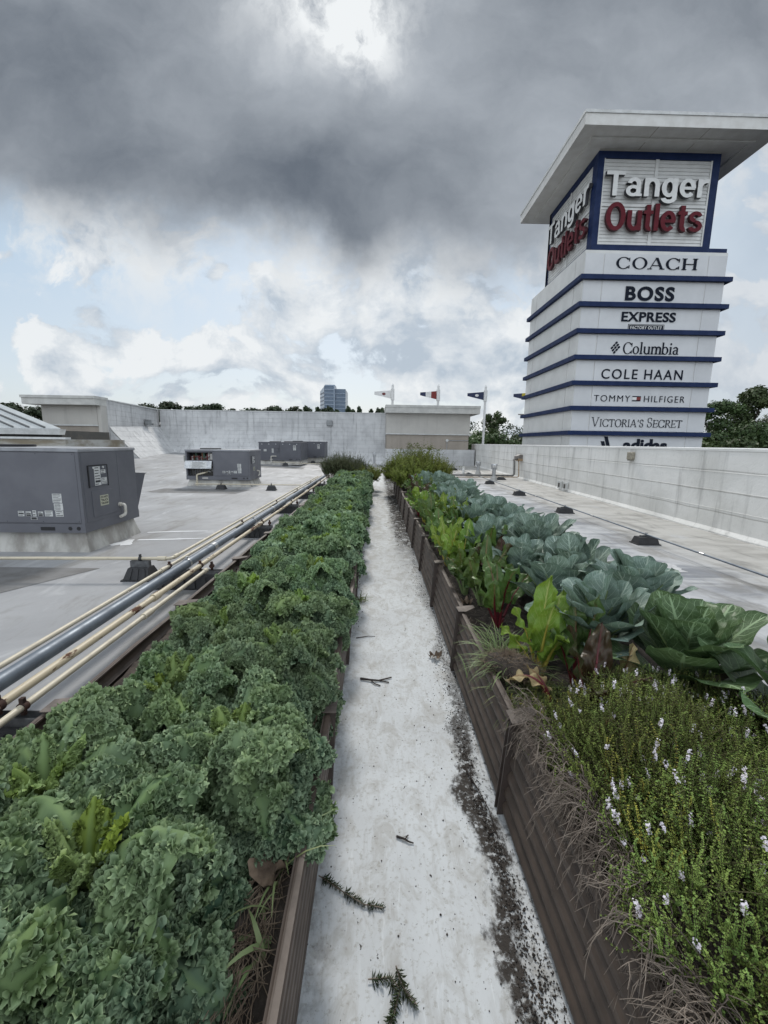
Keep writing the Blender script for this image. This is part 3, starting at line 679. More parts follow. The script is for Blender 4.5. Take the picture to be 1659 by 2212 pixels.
def serif_text(body, parent, mat, x0, x1, z0, z1, wall, tk, tn, gap=.1, small=None, wk=1.0):
    """small: scale of the letters that are not initials (small capitals)"""
    items = []; x = 0; first = True
    for ch in body:
        k = 1.0 if (small is None or first) else small
        first = ch == ' '
        w = WID[ch]*wk
        items.append((ch, x, w, k)); x += (w+gap)*k
    W = x-gap; sx = (x1-x0)/W; h = z1-z0; mb = MB(); n = 0
    for ch, gx, w, k in items:
        for kind, dat in serif_glyph(ch, w, tk/ (k**.5), tn/(k**.5)):
            n += 1; dep = .018+.0006*(n % 23)
            for q in (dat if kind == 'strip' else [dat]):
                p = [(x0+(gx+a*k)*sx, z0+b*k*h) for a, b in q]
                area = sum(p[i][0]*p[(i+1) % 4][1]-p[(i+1) % 4][0]*p[i][1] for i in range(4))
                if area < 0: p = p[::-1]
                mb.hexa([(a, wall, b) for a, b in p], [(a, wall-dep, b) for a, b in p])
    return mb.build('lettering', mat, parent)

# --- heavy sans letters for the big cut-out words
def sans_glyph(ch):
    R, A = g_rect, g_arc; k, h = .19, .155
    return {'T': (.74, R(0, .74, .84, 1)+R(.275, .465, 0, .84)),
            'a': (.66, A(.29, .215, .29, .23, 40, 330, k*.9, h*.85)+R(.41, .59, 0, .5)+R(.59, .65, 0, .10)+A(.31, .47, .28, .28, 0, 168, k*.95, h)),
            'n': (.62, R(0, k, 0, .74)+A(.31, .43, .31, .325, 0, 165, k, h)+R(.62-k, .62, 0, .44)),
            'g': (.64, A(.31, .37, .31, .385, 0, 360, k, h)+R(.45, .64, -.05, .74)+A(.32, -.03, .32, .235, 190, 362, k, h)),
            'e': (.66, A(.33, .37, .33, .385, 0, 320, k, h)+R(.12, .64, .31, .43)),
            'r': (.44, R(0, k, 0, .74)+A(.34, .40, .34, .35, 68, 175, k, h*1.05)),
            'O': (.84, A(.42, .5, .42, .53, 0, 360, k*1.05, h*1.05)),
            'u': (.62, R(0, k, .28, .74)+A(.31, .31, .31, .325, 185, 352, k, h)+R(.62-k, .62, 0, .74)),
            't': (.40, R(.10, .10+k, .18, .95)+R(0, .40, .61, .74)+A(.32, .19, .22, .20, 175, 285, k, h)),
            'l': (k, R(0, k, 0, 1)),
            's': (.60, A(.295, .545, .275, .21, 15, 268, k*.92, h*.9)+A(.30, .205, .30, .22, 90, -165, k*.92, h*.9))}[ch]
def sans_text(body, parent, mats, face, a0, a1, z0, h, wall, depth, gap=.075):
    items = []; x = 0
    for ch in body:
        w, g = sans_glyph(ch); items.append((x, g)); x += w+gap
    s = (a1-a0)/(x-gap); mb = MB(); n = 0
    for gx, g in items:
        for kind, dat in g:
            n += 1; d = depth+.0012*(n % 7)
            for q in (dat if kind == 'strip' else [dat]):
                P = [(gx+a, b) for a, b in q]
                if sum(P[i][0]*P[(i+1) % 4][1]-P[(i+1) % 4][0]*P[i][1] for i in range(4)) < 0: P = P[::-1]
                P = [(a0+a*s, z0+b*h) for a, b in P]
                f = (lambda a, b, e: (a, wall-e, b)) if face == 'front' else (lambda a, b, e: (wall-e, a, b))
                V = [f(a, b, .03) for a, b in P]+[f(a, b, d) for a, b in P]
                mb.add(V, [(4, 5, 6, 7), (3, 2, 1, 0)], 0); mb.add(V, [(i, (i+1) % 4, 4+(i+1) % 4, 4+i) for i in range(4)], 1)
    return mb.build('lettering', mats, parent)

# ================================================================ SIGN TOWER
def build_tower():
    t = thing('sign_tower', 'tall square sign tower with navy bands, shop names and a flat overhanging roof', 'sign tower', (11.2, 21, -6))
    X0, X1, Y0, Y1 = 8.32, 14.16, 18.1, 24.0
    mb = MB(); mb.box(X0, X1, Y0, Y1, -6, 9.44); mb.build('shaft', cream_sign, t)
    rows = [2.27+1.037*k for k in range(-3, 8)]
    for z in rows:
        if z > 9.3: continue
        mb = MB(); mb.box(X0-.16, X1+.22, Y0-.16, Y1+.16, z-.175, z); mb.build('navy_band', blue_m, t)
    mb = MB(); mb.box(X0+.2, X1-.05, Y0+.02, Y1-.2, 9.443, 9.60); mb.build('navy_band', blue_m, t)
    panels = {}
    for k, z in enumerate(rows[:-1]):
        za, zb = z+.02, min(z+1.037-.21, 9.42)
        mb = MB(); mb.box(9.12, 13.36, Y0-.022, Y0-.001, za, zb); panels[k] = mb.build('sign_panel', white_m, t)
        for xa, xb in ((X0+.02, 9.08), (13.40, X1-.02)):
            mb = MB(); mb.box(xa, xb, Y0-.016, Y0-.001, za, zb); mb.build('corner_panel', white_m, t)
        for ya, yb in ((Y0+.05, Y0+.72), (Y0+.78, Y1-.85), (Y1-.8, Y1-.05)):
            mb = MB(); mb.box(X0-.020, X0-.001, ya, yb, za, zb); mb.build('side_panel', cream_sign, t)
    W = Y0-.023; N = [navy_ink]
    p = panels
    text('adidas', p[2], N, 'front', 10.68, 12.6, 1.42, 1.97, W, .03, .035)
    mb = MB()
    for i in range(3):
        x = 9.62+.20*i; h = .22+.20*i
        mb.hexa([(x, W, 1.43), (x+.15, W, 1.43), (x+.15-.33*h, W, 1.43+h), (x-.33*h, W, 1.43+h)], [(x, W-.02, 1.43), (x+.15, W-.02, 1.43), (x+.15-.33*h, W-.02, 1.43+h), (x-.33*h, W-.02, 1.43+h)])
    mb.build('emblem', N, p[2])
    serif_text("VICTORIA'S", p[3], N, 9.20, 11.45, 2.47, 2.86, W, .085, .042, .12, .80)
    serif_text("SECRET", p[3], N, 11.62, 13.13, 2.47, 2.86, W, .085, .042, .12, .80)
    text('TOMMY', p[4], N, 'front', 9.21, 10.76, 3.52, 3.78, W, .02, -.012, 1.2)
    text('HILFIGER', p[4], N, 'front', 11.37, 13.12, 3.52, 3.78, W, .02, -.012, 1.2)
    mb = MB(); z0, z1, xa, xb = 3.55, 3.76, 10.86, 11.22; dz = (z1-z0)*.2
    mb.box(xa, xb, W-.016, W, z0, z0+dz); mb.box(xa, xb, W-.016, W, z1-dz, z1)
    mb.box(xa+.001, (xa+xb)/2, W-.014, W, z0+dz, z1-dz, 1); mb.box((xa+xb)/2, xb-.001, W-.014, W, z0+dz, z1-dz, 2); mb.build('emblem', [navy_ink, letw_m, redf_m], p[4])
    text('COLE', p[5], N, 'front', 9.43, 10.97, 4.45, 4.85, W, .02, .004, 1.2)
    text('HAAN', p[5], N, 'front', 11.27, 12.90, 4.45, 4.85, W, .02, .004, 1.2)
    serif_text('Columbia', p[6], N, 10.24, 12.60, 5.47, 5.92, W, .15, .055, .06)
    mb = MB(); cx, cz = 9.91, 5.71
    for i in range(3):
        for j in range(3):
            u, v = (i-1)*.132+(j-1)*.03, (j-1)*.115
            for d in ((0,) if (i+j) % 2 else (0,)):
                a, b = .052, .036
                pts = [(-a, -b*.5), (-a*.75, -b), (a*.75, -b), (a, -b*.5), (a, b*.5), (a*.75, b), (-a*.75, b), (-a, b*.5)]
                ang = R_(50) ; ca, sa = math.cos(ang), math.sin(ang)
                P = [(cx+(x+u)*ca-(z+v*.9)*sa, cz+(x+u)*sa+(z+v*.9)*ca) for x, z in pts]
                mb.hexa([(x, W, z) for x, z in P], [(x, W-.02, z) for x, z in P])
    mb.build('emblem', N, p[6])
    text('EXPRESS', p[7], N, 'front', 10.04, 12.30, 6.74, 7.12, W, .03, .020, 1.05)
    mb = MB(); mb.box(10.35, 11.87, W-.010, W, 6.37, 6.645); pl = mb.build('name_plate', N, p[7])
    mb = MB(); w_ = .012
    for a in ((10.375, 11.845, 6.395, 6.395+w_), (10.375, 11.845, 6.608, 6.608+w_), (10.375, 10.375+w_, 6.407, 6.608), (11.845-w_, 11.845, 6.407, 6.608)): mb.box(a[0], a[1], W-.014, W-.0101, a[2], a[3])
    mb.build('border_line', letw_m, pl)
    text('FACTORY', pl, [letw_m], 'front', 10.45, 11.13, 6.45, 6.57, W-.0101, .008, .012, 1.1)
    text('OUTLET', pl, [letw_m], 'front', 11.19, 11.77, 6.45, 6.57, W-.0101, .008, .012, 1.1)
    text('BOSS', p[8], N, 'front', 10.10, 12.13, 7.55, 8.10, W, .03, .032, 1.16)
    serif_text('COACH', p[9], N, 9.60, 12.93, 8.76, 9.18, W, .20, .05, .16, None, 1.12)
    # lantern block with the mall name on two faces
    a0, a1, b0, b1 = 8.57, 13.43, 18.2, 22.9
    mb = MB(); mb.box(a0+.06, a1-.06, b0+.06, b1-.06, 9.60, 13.05); blk = mb.build('name_block', louver_m, t)
    def frame(y, face):
        mb = MB()
        if face == 'front':
            mb.box(a0, a0+.24, y, y+.2, 9.60, 13.05); mb.box(a1-.30, a1, y, y+.2, 9.60, 13.05); mb.box(a0+.24, a1-.30, y, y+.2, 12.80, 13.05); mb.box(a0+.24, a1-.30, y, y+.2, 9.60, 9.70)
        else:
            mb.box(a0, a0+.2, b0+.2, b0+.42, 9.60, 13.05); mb.box(a0, a0+.2, b1-.24, b1, 9.60, 13.05); mb.box(a0, a0+.2, b0+.42, b1-.24, 12.80, 13.05); mb.box(a0, a0+.2, b0+.42, b1-.24, 9.60, 9.70)
        mb.build('navy_frame', blue_m, t)
    frame(b0, 'front'); frame(0, 'left')
    mb = MB(); mb.box(a1-.2, a1, b0+.2, b1, 9.60, 13.05); mb.box(a0, a1-.2, b1-.2, b1, 9.6, 13.05); mb.build('navy_frame', blue_m, t)
    # siding boards and the cross rails
    n = 24
    for f in ('front', 'left'):
        mb = MB(); 
        for i in range(n):
            z = 9.70+3.1*i/n; h = 3.1/n
            if f == 'front': mb.hexa([(a0+.24, b0+.055, z), (a1-.30, b0+.055, z), (a1-.30, b0+.03, z), (a0+.24, b0+.03, z)][::-1], [(a0+.24, b0+.055, z+h), (a1-.30, b0+.055, z+h), (a1-.30, b0+.052, z+h), (a0+.24, b0+.052, z+h)][::-1])
            else: mb.hexa([(a0+.055, b0+.42, z), (a0+.055, b1-.24, z), (a0+.03, b1-.24, z), (a0+.03, b0+.42, z)], [(a0+.055, b0+.42, z+h), (a0+.055, b1-.24, z+h), (a0+.052, b1-.24, z+h), (a0+.052, b0+.42, z+h)])
        mb.build('siding', louver_m, blk)
        mb = MB()
        if f == 'front':
            mb.box(10.86, 10.99, b0+.005, b0+.029, 9.70, 12.80); mb.box(a0+.24, 10.86, b0+.008, b0+.029, 11.10, 11.20); mb.box(10.99, a1-.30, b0+.008, b0+.029, 11.10, 11.20)
            mb.box(a1-.36, a1-.30, b0+.006, b0+.029, 9.70, 12.80); mb.box(a0+.24, a0+.29, b0+.006, b0+.029, 9.7, 12.8)
        else: mb.box(a0+.005, a0+.029, 20.5, 20.62, 9.70, 12.80); mb.box(a0+.008, a0+.029, b0+.42, 20.5, 11.10, 11.20); mb.box(a0+.008, a0+.029, 20.62, b1-.24, 11.10, 11.20)
        mb.build('rail', louver_m, blk)
    for word, fm, rm, xs, za, dep in (('Tanger', letw_m, letret_m, (8.86, 12.95, 22.45, 18.42), 11.38, .17), ('Outlets', letr_m, letrr_m, (8.98, 12.88, 22.35, 18.5), 10.16, .16)):
        hh = .88 if word[0] == 'T' else .98
        sans_text(word, t, [fm, rm], 'front', xs[0], xs[1], za, hh, b0-.02, dep); sans_text(word, t, [fm, rm], 'left', xs[2], xs[3], za, hh, a0-.02, dep)
    # flat roof
    mb = MB(); mb.box(7.40, 14.75, 17.0, 23.9, 13.12, 13.56); rf = mb.build('flat_roof', slab_m, t)
    mb = MB(); mb.box(7.37, 14.78, 16.97, 23.93, 13.50, 13.60); mb.build('roof_edge', coping_m, rf)
    mb = MB()
    for q in ((7.95, 14.2, 17.55, 17.70), (7.95, 8.10, 17.70, 23.3), (14.05, 14.2, 17.70, 23.3)): mb.box(q[0], q[1], q[2], q[3], 13.06, 13.118)
    mb.build('soffit_moulding', slab_m, rf)
    mb = MB(); mb.box(a0+.02, a1-.02, b0+.02, b1-.02, 13.05, 13.119); mb.build('soffit_plate', slab_m, rf)
    for x in (10.1, 12.0):
        mb = MB(); mb.box(x, x+.02, 17.01, 18.2, 13.112, 13.119); mb.build('soffit_joint', stucco_d, rf)
build_tower()

# ================================================================ BEYOND THE ROOF
def pennant(x, label, cols, disc=None, y=40., zt=7.15):
    t = thing('pennant_pole', label, 'flagpole', (x, y, -6), 'pennant poles beyond the roof')
    mb = MB(); mb.tube([(x, y, -6), (x, y, zt-.25)], .105, 12); mb.tube([(x, y, zt-.25), (x, y, zt-.05)], [.12, .02], 12); mb.build('pole', polew_m, t)
    mb = MB(); mb.tube([(x, y, 5.6), (x, y, 6.6)], .17, 12); mb.build('collar', polew_m, t)
    L = 1.55; mb = MB(); n = len(cols); mats = []
    for i, c in enumerate(cols):
        s0, s1 = i/n, (i+1)/n
        h0, h1 = .37-.24*s0, .37-.24*s1; xa, xb = x-.15-L*s0, x-.15-L*s1; m0, m1 = 6.1+.1*s0, 6.1+.1*s1
        if c not in mats: mats.append(c)
        k = mats.index(c)
        mb.hexa([(xa, y-.03, m0-h0), (xb, y-.03, m1-h1), (xb, y+.03, m1-h1), (xa, y+.03, m0-h0)], [(xa, y-.03, m0+h0), (xb, y-.03, m1+h1), (xb, y+.03, m1+h1), (xa, y+.03, m0+h0)], k)
    p = mb.build('pennant', mats, t)
    if disc:
        cx = x-.82; mb = MB(); ring = [(cx+.17*math.cos(a), 6.14+.12*math.sin(a)) for a in np.linspace(0, 2*math.pi, 20, endpoint=False)]
        mb.hexa([(a, y-.031, b) for a, b in ring], [(a, y-.04, b) for a, b in ring]); mb.build('disc', disc, p)
pennant(1.38, 'white pole with a white pennant bearing a red disc, left of the tricolour one', [polew_m], redbrn_m)
pennant(5.66, 'white pole with a red, white and navy striped pennant above the bulkhead', [redf_m, polew_m, bluef_m])
pennant(10.10, 'white pole with a navy pennant bearing a white oval, right of the bulkhead', [bluef_m], polew_m)
pennant(14.45, 'pole with a yellow and navy pennant half hidden behind the sign tower', [yel_m, bluef_m])
def build_office():
    t = thing('office_tower', 'distant blue glass office tower rising above the treeline', 'office building', (-45, 430, -6))
    mb = MB(); mb.box(-52.5, -42.3, 420, 455, -6, 55.8); mb.build('tall_wing', glass_m, t)
    mb = MB(); mb.box(-42.29, -31.8, 422, 455, -6, 53.0); mb.build('low_wing', glass_m, t)
    mb = MB(); mb.hexa([(-58.6, 436, -6), (-52.51, 420, -6), (-52.51, 455, -6), (-58.6, 455, -6)], [(-58.6, 436, 52), (-52.51, 420, 55), (-52.51, 455, 55), (-58.6, 455, 52)]); mb.build('side_wing', M('pale_glass', (.42, .48, .54), (.34, .40, .47), .4, .3), t)
    for k in range(16):
        z = -2+3.6*k
        if z > 54: break
        mb = MB(); mb.box(-52.6, -42.2, 419.7, 419.99, z, z+.55); 
        if z < 52: mb.box(-42.19, -31.7, 421.7, 421.99, z, z+.45)
        mb.build('floor_band', slabband_m, t)
        if z < 51:
            mb = MB(); mb.hexa([(-58.7, 435.8, z), (-52.62, 419.7, z), (-52.62, 420.2, z), (-58.7, 436.4, z)], [(-58.7, 435.8, z+1.3), (-52.62, 419.7, z+1.3), (-52.62, 420.2, z+1.3), (-58.7, 436.4, z+1.3)]); mb.build('floor_band', M('dark_glass_band', (.06, .09, .14), (.05, .07, .11), .5, .3) if 'dark_glass_band' not in MATS else MATS['dark_glass_band'], t)
    mb = MB(); mb.box(-52.3, -42.5, 424, 440, 55.8, 57.2); mb.build('roof_screen', slabband_m, t)
    mb = MB(); mb.box(-43.2, -42.3, 419.8, 420, 30, 55.8); mb.build('corner_pier', slabband_m, t)
build_office()
def crown_mesh(seed, h, w, n, leaf, mat, base=.28, mats=None, spread=1.0):
    """leaf-sized faces spread through clumps inside an uneven crown"""
    r = np.random.default_rng(seed); c = Cloud(); nc = int(26*spread)
    ctr = []
    for i in range(nc):
        z = r.uniform(base, .97); k = math.sin(math.pi*min(1, max(0.05, (z-base)/(1-base)))**.75)**.6
        a = r.uniform(0, 2*math.pi); q = math.sqrt(r.uniform(.05, 1))
        ctr.append((math.cos(a)*q*w*.5*k*r.uniform(.75, 1.15), math.sin(a)*q*w*.5*k*r.uniform(.75, 1.15), z*h, r.uniform(.10, .2)*w*(1.15-.5*(z-base))))
    ctr = np.array(ctr); pick = r.integers(0, nc, n)
    d = r.normal(size=(n, 3)); d /= np.linalg.norm(d, axis=1, keepdims=True)
    rad = ctr[pick, 3]*np.cbrt(r.uniform(.15, 1, n))*r.uniform(.8, 1.25, n)
    P = ctr[pick, :3]+d*rad[:, None]*np.array((1, 1, .75))
    nrm = d+r.normal(scale=.6, size=(n, 3))+np.array((0, 0, .4)); nrm /= np.linalg.norm(nrm, axis=1, keepdims=True)
    ax = np.cross(nrm, r.normal(size=(n, 3))); ax /= np.linalg.norm(ax, axis=1, keepdims=True); ay = np.cross(nrm, ax)
    s = leaf*r.uniform(.6, 1.4, n)[:, None]
    V = np.stack([P-ax*s, P+ay*s*.55+nrm*s*.15, P+ax*s, P-ay*s*.55+nrm*s*.15], 1).reshape(-1, 3)
    tone = np.repeat(np.clip(r.uniform(.2, .8, nc)[pick]+r.uniform(-.25, .25, n), 0, 1), 4)
    c.add(V, Q=np.arange(4*n).reshape(-1, 4), col=np.stack([tone, np.repeat(r.uniform(0, .25, n), 4), np.zeros(4*n)], 1))
    return c.mesh('crown', mat, smooth=False), ctr
def trunk_mesh(seed, h, w, ctr, name='trunk'):
    r = np.random.default_rng(seed); c = Cloud()
    zs = np.linspace(0, .8, 8); pts = np.stack([np.cumsum(r.normal(scale=.02*w, size=8)), np.cumsum(r.normal(scale=.02*w, size=8)), zs*h], 1)
    V, Q = np_tube(pts, np.linspace(.022*h+.06, .02, 8), 8); c.add(V, Q=Q, col=(0, 0, 0))
    for k in r.choice(len(ctr), min(12, len(ctr)), replace=False):
        e = ctr[k, :3]; z0 = min(max(e[2]-.18*h, .2*h), .72*h); a = np.array((np.interp(z0, pts[:, 2], pts[:, 0]), np.interp(z0, pts[:, 2], pts[:, 1]), z0))
        m = (a+e)/2+r.normal(scale=.04*w, size=3)
        V, Q = np_tube([a, m, e], [.009*h, .006*h, .015], 5); c.add(V, Q=Q, col=(0, 0, 0))
    return c.mesh(name, bark_m)
def build_trees():
    kinds = []
    for i, (h, w, n, lf, mt, b) in enumerate(((13, 8.8, 15000, .16, tree_m, .12), (12.5, 5.2, 5200, .16, tree_m, .34), (9, 6.8, 8000, .16, tree_m, .08), (17, 8, 2600, .36, treef_m, .45), (17, 10, 3400, .36, treef_m, .4), (17, 6.5, 1500, .36, treef_m, .5))):
        cm_, ctr = crown_mesh(40+i, h, w, n, lf, mt, b); kinds.append((cm_, trunk_mesh(60+i, h, w, ctr), h))
    def tree(k, x, y, top, label, group, rz, wide=1.):
        cm_, tm, h = kinds[k]; s = (top+6)/h
        t = thing('tree', label, 'tree', (x, y, -6), group, rz); t.scale = (s*wide, s*wide, s)
        link('crown', cm_, t); link('trunk', tm, t)
    g1 = 'green trees beyond the parapet'
    tree(0, 36.5, 44, 6.6, 'broad leafy tree cut by the right edge of the photo beyond the parapet', g1, .3)
    tree(0, 42.5, 47, 8.4, 'tallest leafy tree right of the sign tower at the picture edge', g1, 2.1)
    tree(1, 31.0, 46, 6.7, 'slim leafy tree just right of the sign tower', g1, 1.2, 1.1)
    tree(2, 33.5, 41, 3.6, 'low bushy tree at the foot of the sign tower on its right', g1, .8, 1.2)
    tree(2, 39.0, 40.5, 3.9, 'low bushy tree behind the parapet near the right picture edge', g1, 3.8, 1.3)
    g2 = 'trees between the bulkhead and the sign tower'
    tree(1, 16.7, 60, 6.5, 'round-headed dark tree behind the navy pennant pole', g2, .4, .95)
    tree(2, 14.3, 57, 4.3, 'low dark tree against the right end of the bulkhead', g2, 1.4, 1.1)
    tree(2, 18.6, 57.5, 3.3, 'low green tree beneath the round-headed tree', g2, 2.9, 1.0)
    tree(2, 22.0, 59, 4.4, 'low green tree touching the left face of the sign tower', g2, 4.4, 1.05)
    g3 = 'tree tops showing over the far wall'
    far = [(-59, 10.4, 4, 'wide low tree top at the left end of the far wall'), (-53.3, 11.1, 3, 'tallest rounded tree top over the left part of the far wall'), (-48.2, 10.3, 5, 'thin ragged tree top just right of the tallest one on the left'),
           (-45.3, 10.1, 4, 'flat tree top between two gaps over the far wall'), (-42.2, 10.8, 3, 'second tallest dark tree top over the far wall'), (-37.5, 10.0, 5, 'small isolated tree top left of the middle of the far wall'),
           (-33.5, 9.8, 4, 'low tree top barely clearing the middle of the far wall'), (-30.2, 9.9, 5, 'small ragged tree top over the middle of the far wall'), (-26.8, 10.4, 3, 'bushy tree top left of the office tower gap'), (-21.6, 10.8, 5, 'wispy tall tree top standing left of the office tower')]
    for i, (x, z, k, lab) in enumerate(far): tree(k, x, 110, z, lab, g3, i*1.3)
    g4 = 'dark trees behind the left bulkhead'
    for i, (x, z, k, lab) in enumerate(((-51.2, 6.3, 3, 'dark tree top at the left picture edge above the metal roof'), (-48.2, 5.8, 4, 'dark dense tree between the metal roof and the left bulkhead'), (-54, 6.2, 5, 'ragged dark tree top beyond the metal roof at far left'))):
        tree(k, x, 60, z, lab, g4, i*2.)
    # the wood beside the office tower reads as one mass
    r = np.random.default_rng(3); c = Cloud(); n = 15000
    x = r.uniform(-20, 6, n); top = 9.5+1.1*np.sin(x*.9+1)*.5+.7*np.sin(x*2.3)+.6*np.sin(x*4.1+2); y = r.uniform(108, 120, n); z = top-np.abs(r.normal(scale=1.6, size=n))-.3*r.uniform(size=n)
    far_n = 5000; xf = r.uniform(-60, 70, far_n); yf = r.uniform(126, 140, far_n); zf = 7.2+1.2*np.sin(xf*.5)+.8*np.sin(xf*1.3)-np.abs(r.normal(scale=2.2, size=far_n))
    x = np.concatenate((x, xf)); y = np.concatenate((y, yf)); z = np.concatenate((z, zf)); n = len(x)
    P = np.stack([x, y, z], 1); ax = r.normal(size=(n, 3)); ax /= np.linalg.norm(ax, axis=1, keepdims=True); ay = np.cross(ax, r.normal(size=(n, 3))); ay /= np.linalg.norm(ay, axis=1, keepdims=True)
    s = r.uniform(.22, .5, n)[:, None]
    V = np.stack([P-ax*s, P+ay*s*.6, P+ax*s, P-ay*s*.6], 1).reshape(-1, 3)
    tone = np.repeat(np.clip(.5+.4*np.sin(x*1.7)+r.uniform(-.3, .3, n), 0, 1), 4)
    c.add(V, Q=np.arange(4*n).reshape(-1, 4), col=np.stack([tone, tone*.2, tone*0], 1))
    props(link('woodland', c.mesh('woodland', treef_m, smooth=False)), 'dark far-off wood showing over the far wall beside the office tower', 'woodland', kind='stuff')
build_trees()
def build_power():
    t = thing('utility_pole', 'weathered utility pole with a crossarm among the trees left of the sign tower', 'utility pole', (17.6, 50, -6))
    mb = MB(); mb.tube([(17.6, 50, -6), (17.6, 50, 5.7)], [.14, .09], 8); mb.build('pole', M('weathered_pole', (.22, .20, .18), (.15, .14, .125), 6.), t)
    mb = MB(); mb.box(16.6, 18.6, 49.85, 49.95, 5.1, 5.22); mb.build('crossarm', MATS['weathered_pole'], t)
    for z, w in ((5.25, 0), (4.6, .3), (2.9, .2)):
        mb = MB(); pts = [(17.6+(k/16)*40, 50+6*k/16, z-1.3*math.sin(math.pi*k/16)*.6) for k in range(17)]; mb.tube(pts, .018, 4); o = mb.build('power_cable', seam_m)
        props(o, {5.25: 'topmost thin cable strung from the utility pole', 4.6: 'middle thin cable strung from the utility pole', 2.9: 'lowest thin cable strung from the utility pole'}[z], 'cable', 'cables at the utility pole')
build_power()

# ================================================================ ROOF EQUIPMENT
def sticker(parent, P, ux, uz, w, h, rows=4, block=None, seed=0, nrm=(0, -1, 0)):
    """paper label lying on a panel: P corner, ux/uz unit axes in its plane"""
    r = random.Random(seed); P, ux, uz, n = Vector(P), Vector(ux), Vector(uz), Vector(nrm); mb = MB()
    def slab(a, b, c, d, e0, e1, m):
        q = [P+ux*a+uz*c, P+ux*b+uz*c, P+ux*b+uz*d, P+ux*a+uz*d]; mb.hexa([p+n*e0 for p in q], [p+n*e1 for p in q], m)
    slab(0, w, 0, h, 0, .002, 0)
    for i in range(rows):
        z = h*(i+.35)/rows; th = h/rows*.3
        if block and i in block: slab(w*.08, w*.92, h*(i+.1)/rows, h*(i+.9)/rows, .002, .003, 1)
        else: slab(w*.08, w*(.55+.4*r.random()), z, z+th, .002, .003, 1)
    return mb.build('sticker', [sticker_m, ink_m], parent)
def make_unit(label, x0, x1, y0, y1, zb, zt, zr, mat, open_left=False, hood=False, detail=2, split=.0):
    """zr roof, zb underside of the steel, zt top"""
    t = thing('air_handler', label, 'air conditioner', ((x0+x1)/2, (y0+y1)/2, zr), 'packaged air conditioners on roof curbs')
    D = y1-y0; W = x1-x0; rail = zb+.13
    mb = MB(); f = .03
    mb.hexa([(x0-f, y0+.04, zr-.03), (x1+f-.03, y0+.04, zr-.03), (x1+f-.03, y1+f, zr-.03), (x0-f, y1+f, zr-.03)], [(x0+.06, y0+.10, zb), (x1-.08, y0+.10, zb), (x1-.08, y1-.06, zb), (x0+.06, y1-.06, zb)])
    mb.build('roof_curb', curb_m, t)
    mb = MB(); mb.box(x0, x1, y0, y1, zb+.001, rail); br = mb.build('base_rail', mat, t)
    mb = MB()
    for a in (.32, .78):
        xx = x0+W*a-.16; mb = MB(); mb.box(xx, xx+.20, y0-.004, y0-.0005, zb+.035, zb+.085); mb.build('fork_slot', dark_m if a > .5 else curb_m, br)
    for a in (.90, .955):
        xx = x0+W*a; mb = MB(); mb.tube([(xx, y0-.004, zb+.065), (xx, y0-.0005, zb+.065)], .028, 14); mb.build('knockout', dark_m, br)
    xl = x0+W*.42 if open_left else x0
    mb = MB(); mb.box(xl, x1, y0+.012, y1-.012, rail, zt-.05)
    if open_left:
        mb.box(x0, xl, y0+.34, y1-.012, rail, zt-.05); mb.box(x0, x0+.05, y0+.012, y0+.34, rail, zt-.05); mb.box(x0+.05, xl, y0+.012, y0+.34, zt-.10, zt-.05)
    mb.build('cabinet', mat, t)
    mb = MB(); mb.box(x0-.012, x1+.012, y0-.012, y1+.012, zt-.05, zt-.012); mb.box(x0-.006, x1+.006, y0-.006, y1+.006, zt-.012, zt); mb.build('lid', [unittop_m if detail > 1 else mat], t, .006)
    mb = MB(); cx, cy = x0+W*.28, (y0+y1)/2; mb.tube([(cx, cy, zt), (cx, cy, zt+.035)], min(.36, D*.4), 24); mb.build('fan_guard', dark_m, t)
    # panels of the long side
    segs = [(xl+.02, x1-.05)] if not split else [(x0+.03, x0+W*split-.01), (x0+W*split+.01, x1-.05)]
    for a, b in segs:
        mb = MB(); mb.box(a, b, y0-.001, y0+.0115, rail+.015, zt-.06)
        p = mb.build('side_panel', mat, t, .004)
        mb = MB()
        for i in range(5):
            xx = a+.03+(b-a-.06)*i/4
            for z in (rail+.035, zt-.08): mb.tube([(xx, y0-.004, z), (xx, y0-.0005, z)], .006, 6)
        mb.build('screw', ink_m, p)
    mb = MB(); mb.box(x1-.045, x1+.002, y0-.003, y0+.04, rail, zt-.05); mb.build('corner_post', mat, t)
    # end panels
    e = x1
    mb = MB(); mb.box(e+.0005-.02, e+.006, y0+.05, y0+D*.62, rail+.01, zt-.06); ep = mb.build('end_panel', mat, t, .003)
    mb = MB(); mb.box(e-.02, e+.004, y0+D*.63, y1-.03, rail+.01, zt-.06); mb.build('end_panel', mat, t, .003)
    H = zt-rail
    if detail > 1:
        X = e+.0065
        mb = MB(); mb.box(X, X+.010, y0+D*.12, y0+D*.42, rail+H*.48, rail+H*.76); ap = mb.build('access_panel', unit2_m, t, .003)
        mb = MB(); mb.box(X, X+.008, y0+D*.14, y0+D*.53, rail+H*.06, rail+H*.42); lp = mb.build('access_panel', unit_m, t, .02)
        mb = MB(); mb.box(X-.001, X+.0125, y0+D*.105, y0+D*.12, rail+H*.47, rail+H*.77); mb.box(X-.001, X+.0125, y0+D*.42, y0+D*.432, rail+H*.47, rail+H*.77); mb.box(X-.001, X+.0125, y0+D*.12, y0+D*.42, rail+H*.76, rail+H*.772); mb.build('panel_gasket', dark_m, ap)
        sticker(ap, (X+.010, y0+D*.20, rail+H*.49), (0, 1, 0), (0, 0, 1), D*.10, H*.26, 7, (1,), 1, (1, 0, 0))
        sticker(ap, (X+.010, y0+D*.31, rail+H*.50), (0, 1, 0), (0, 0, 1), D*.09, H*.09, 4, None, 2, (1, 0, 0))
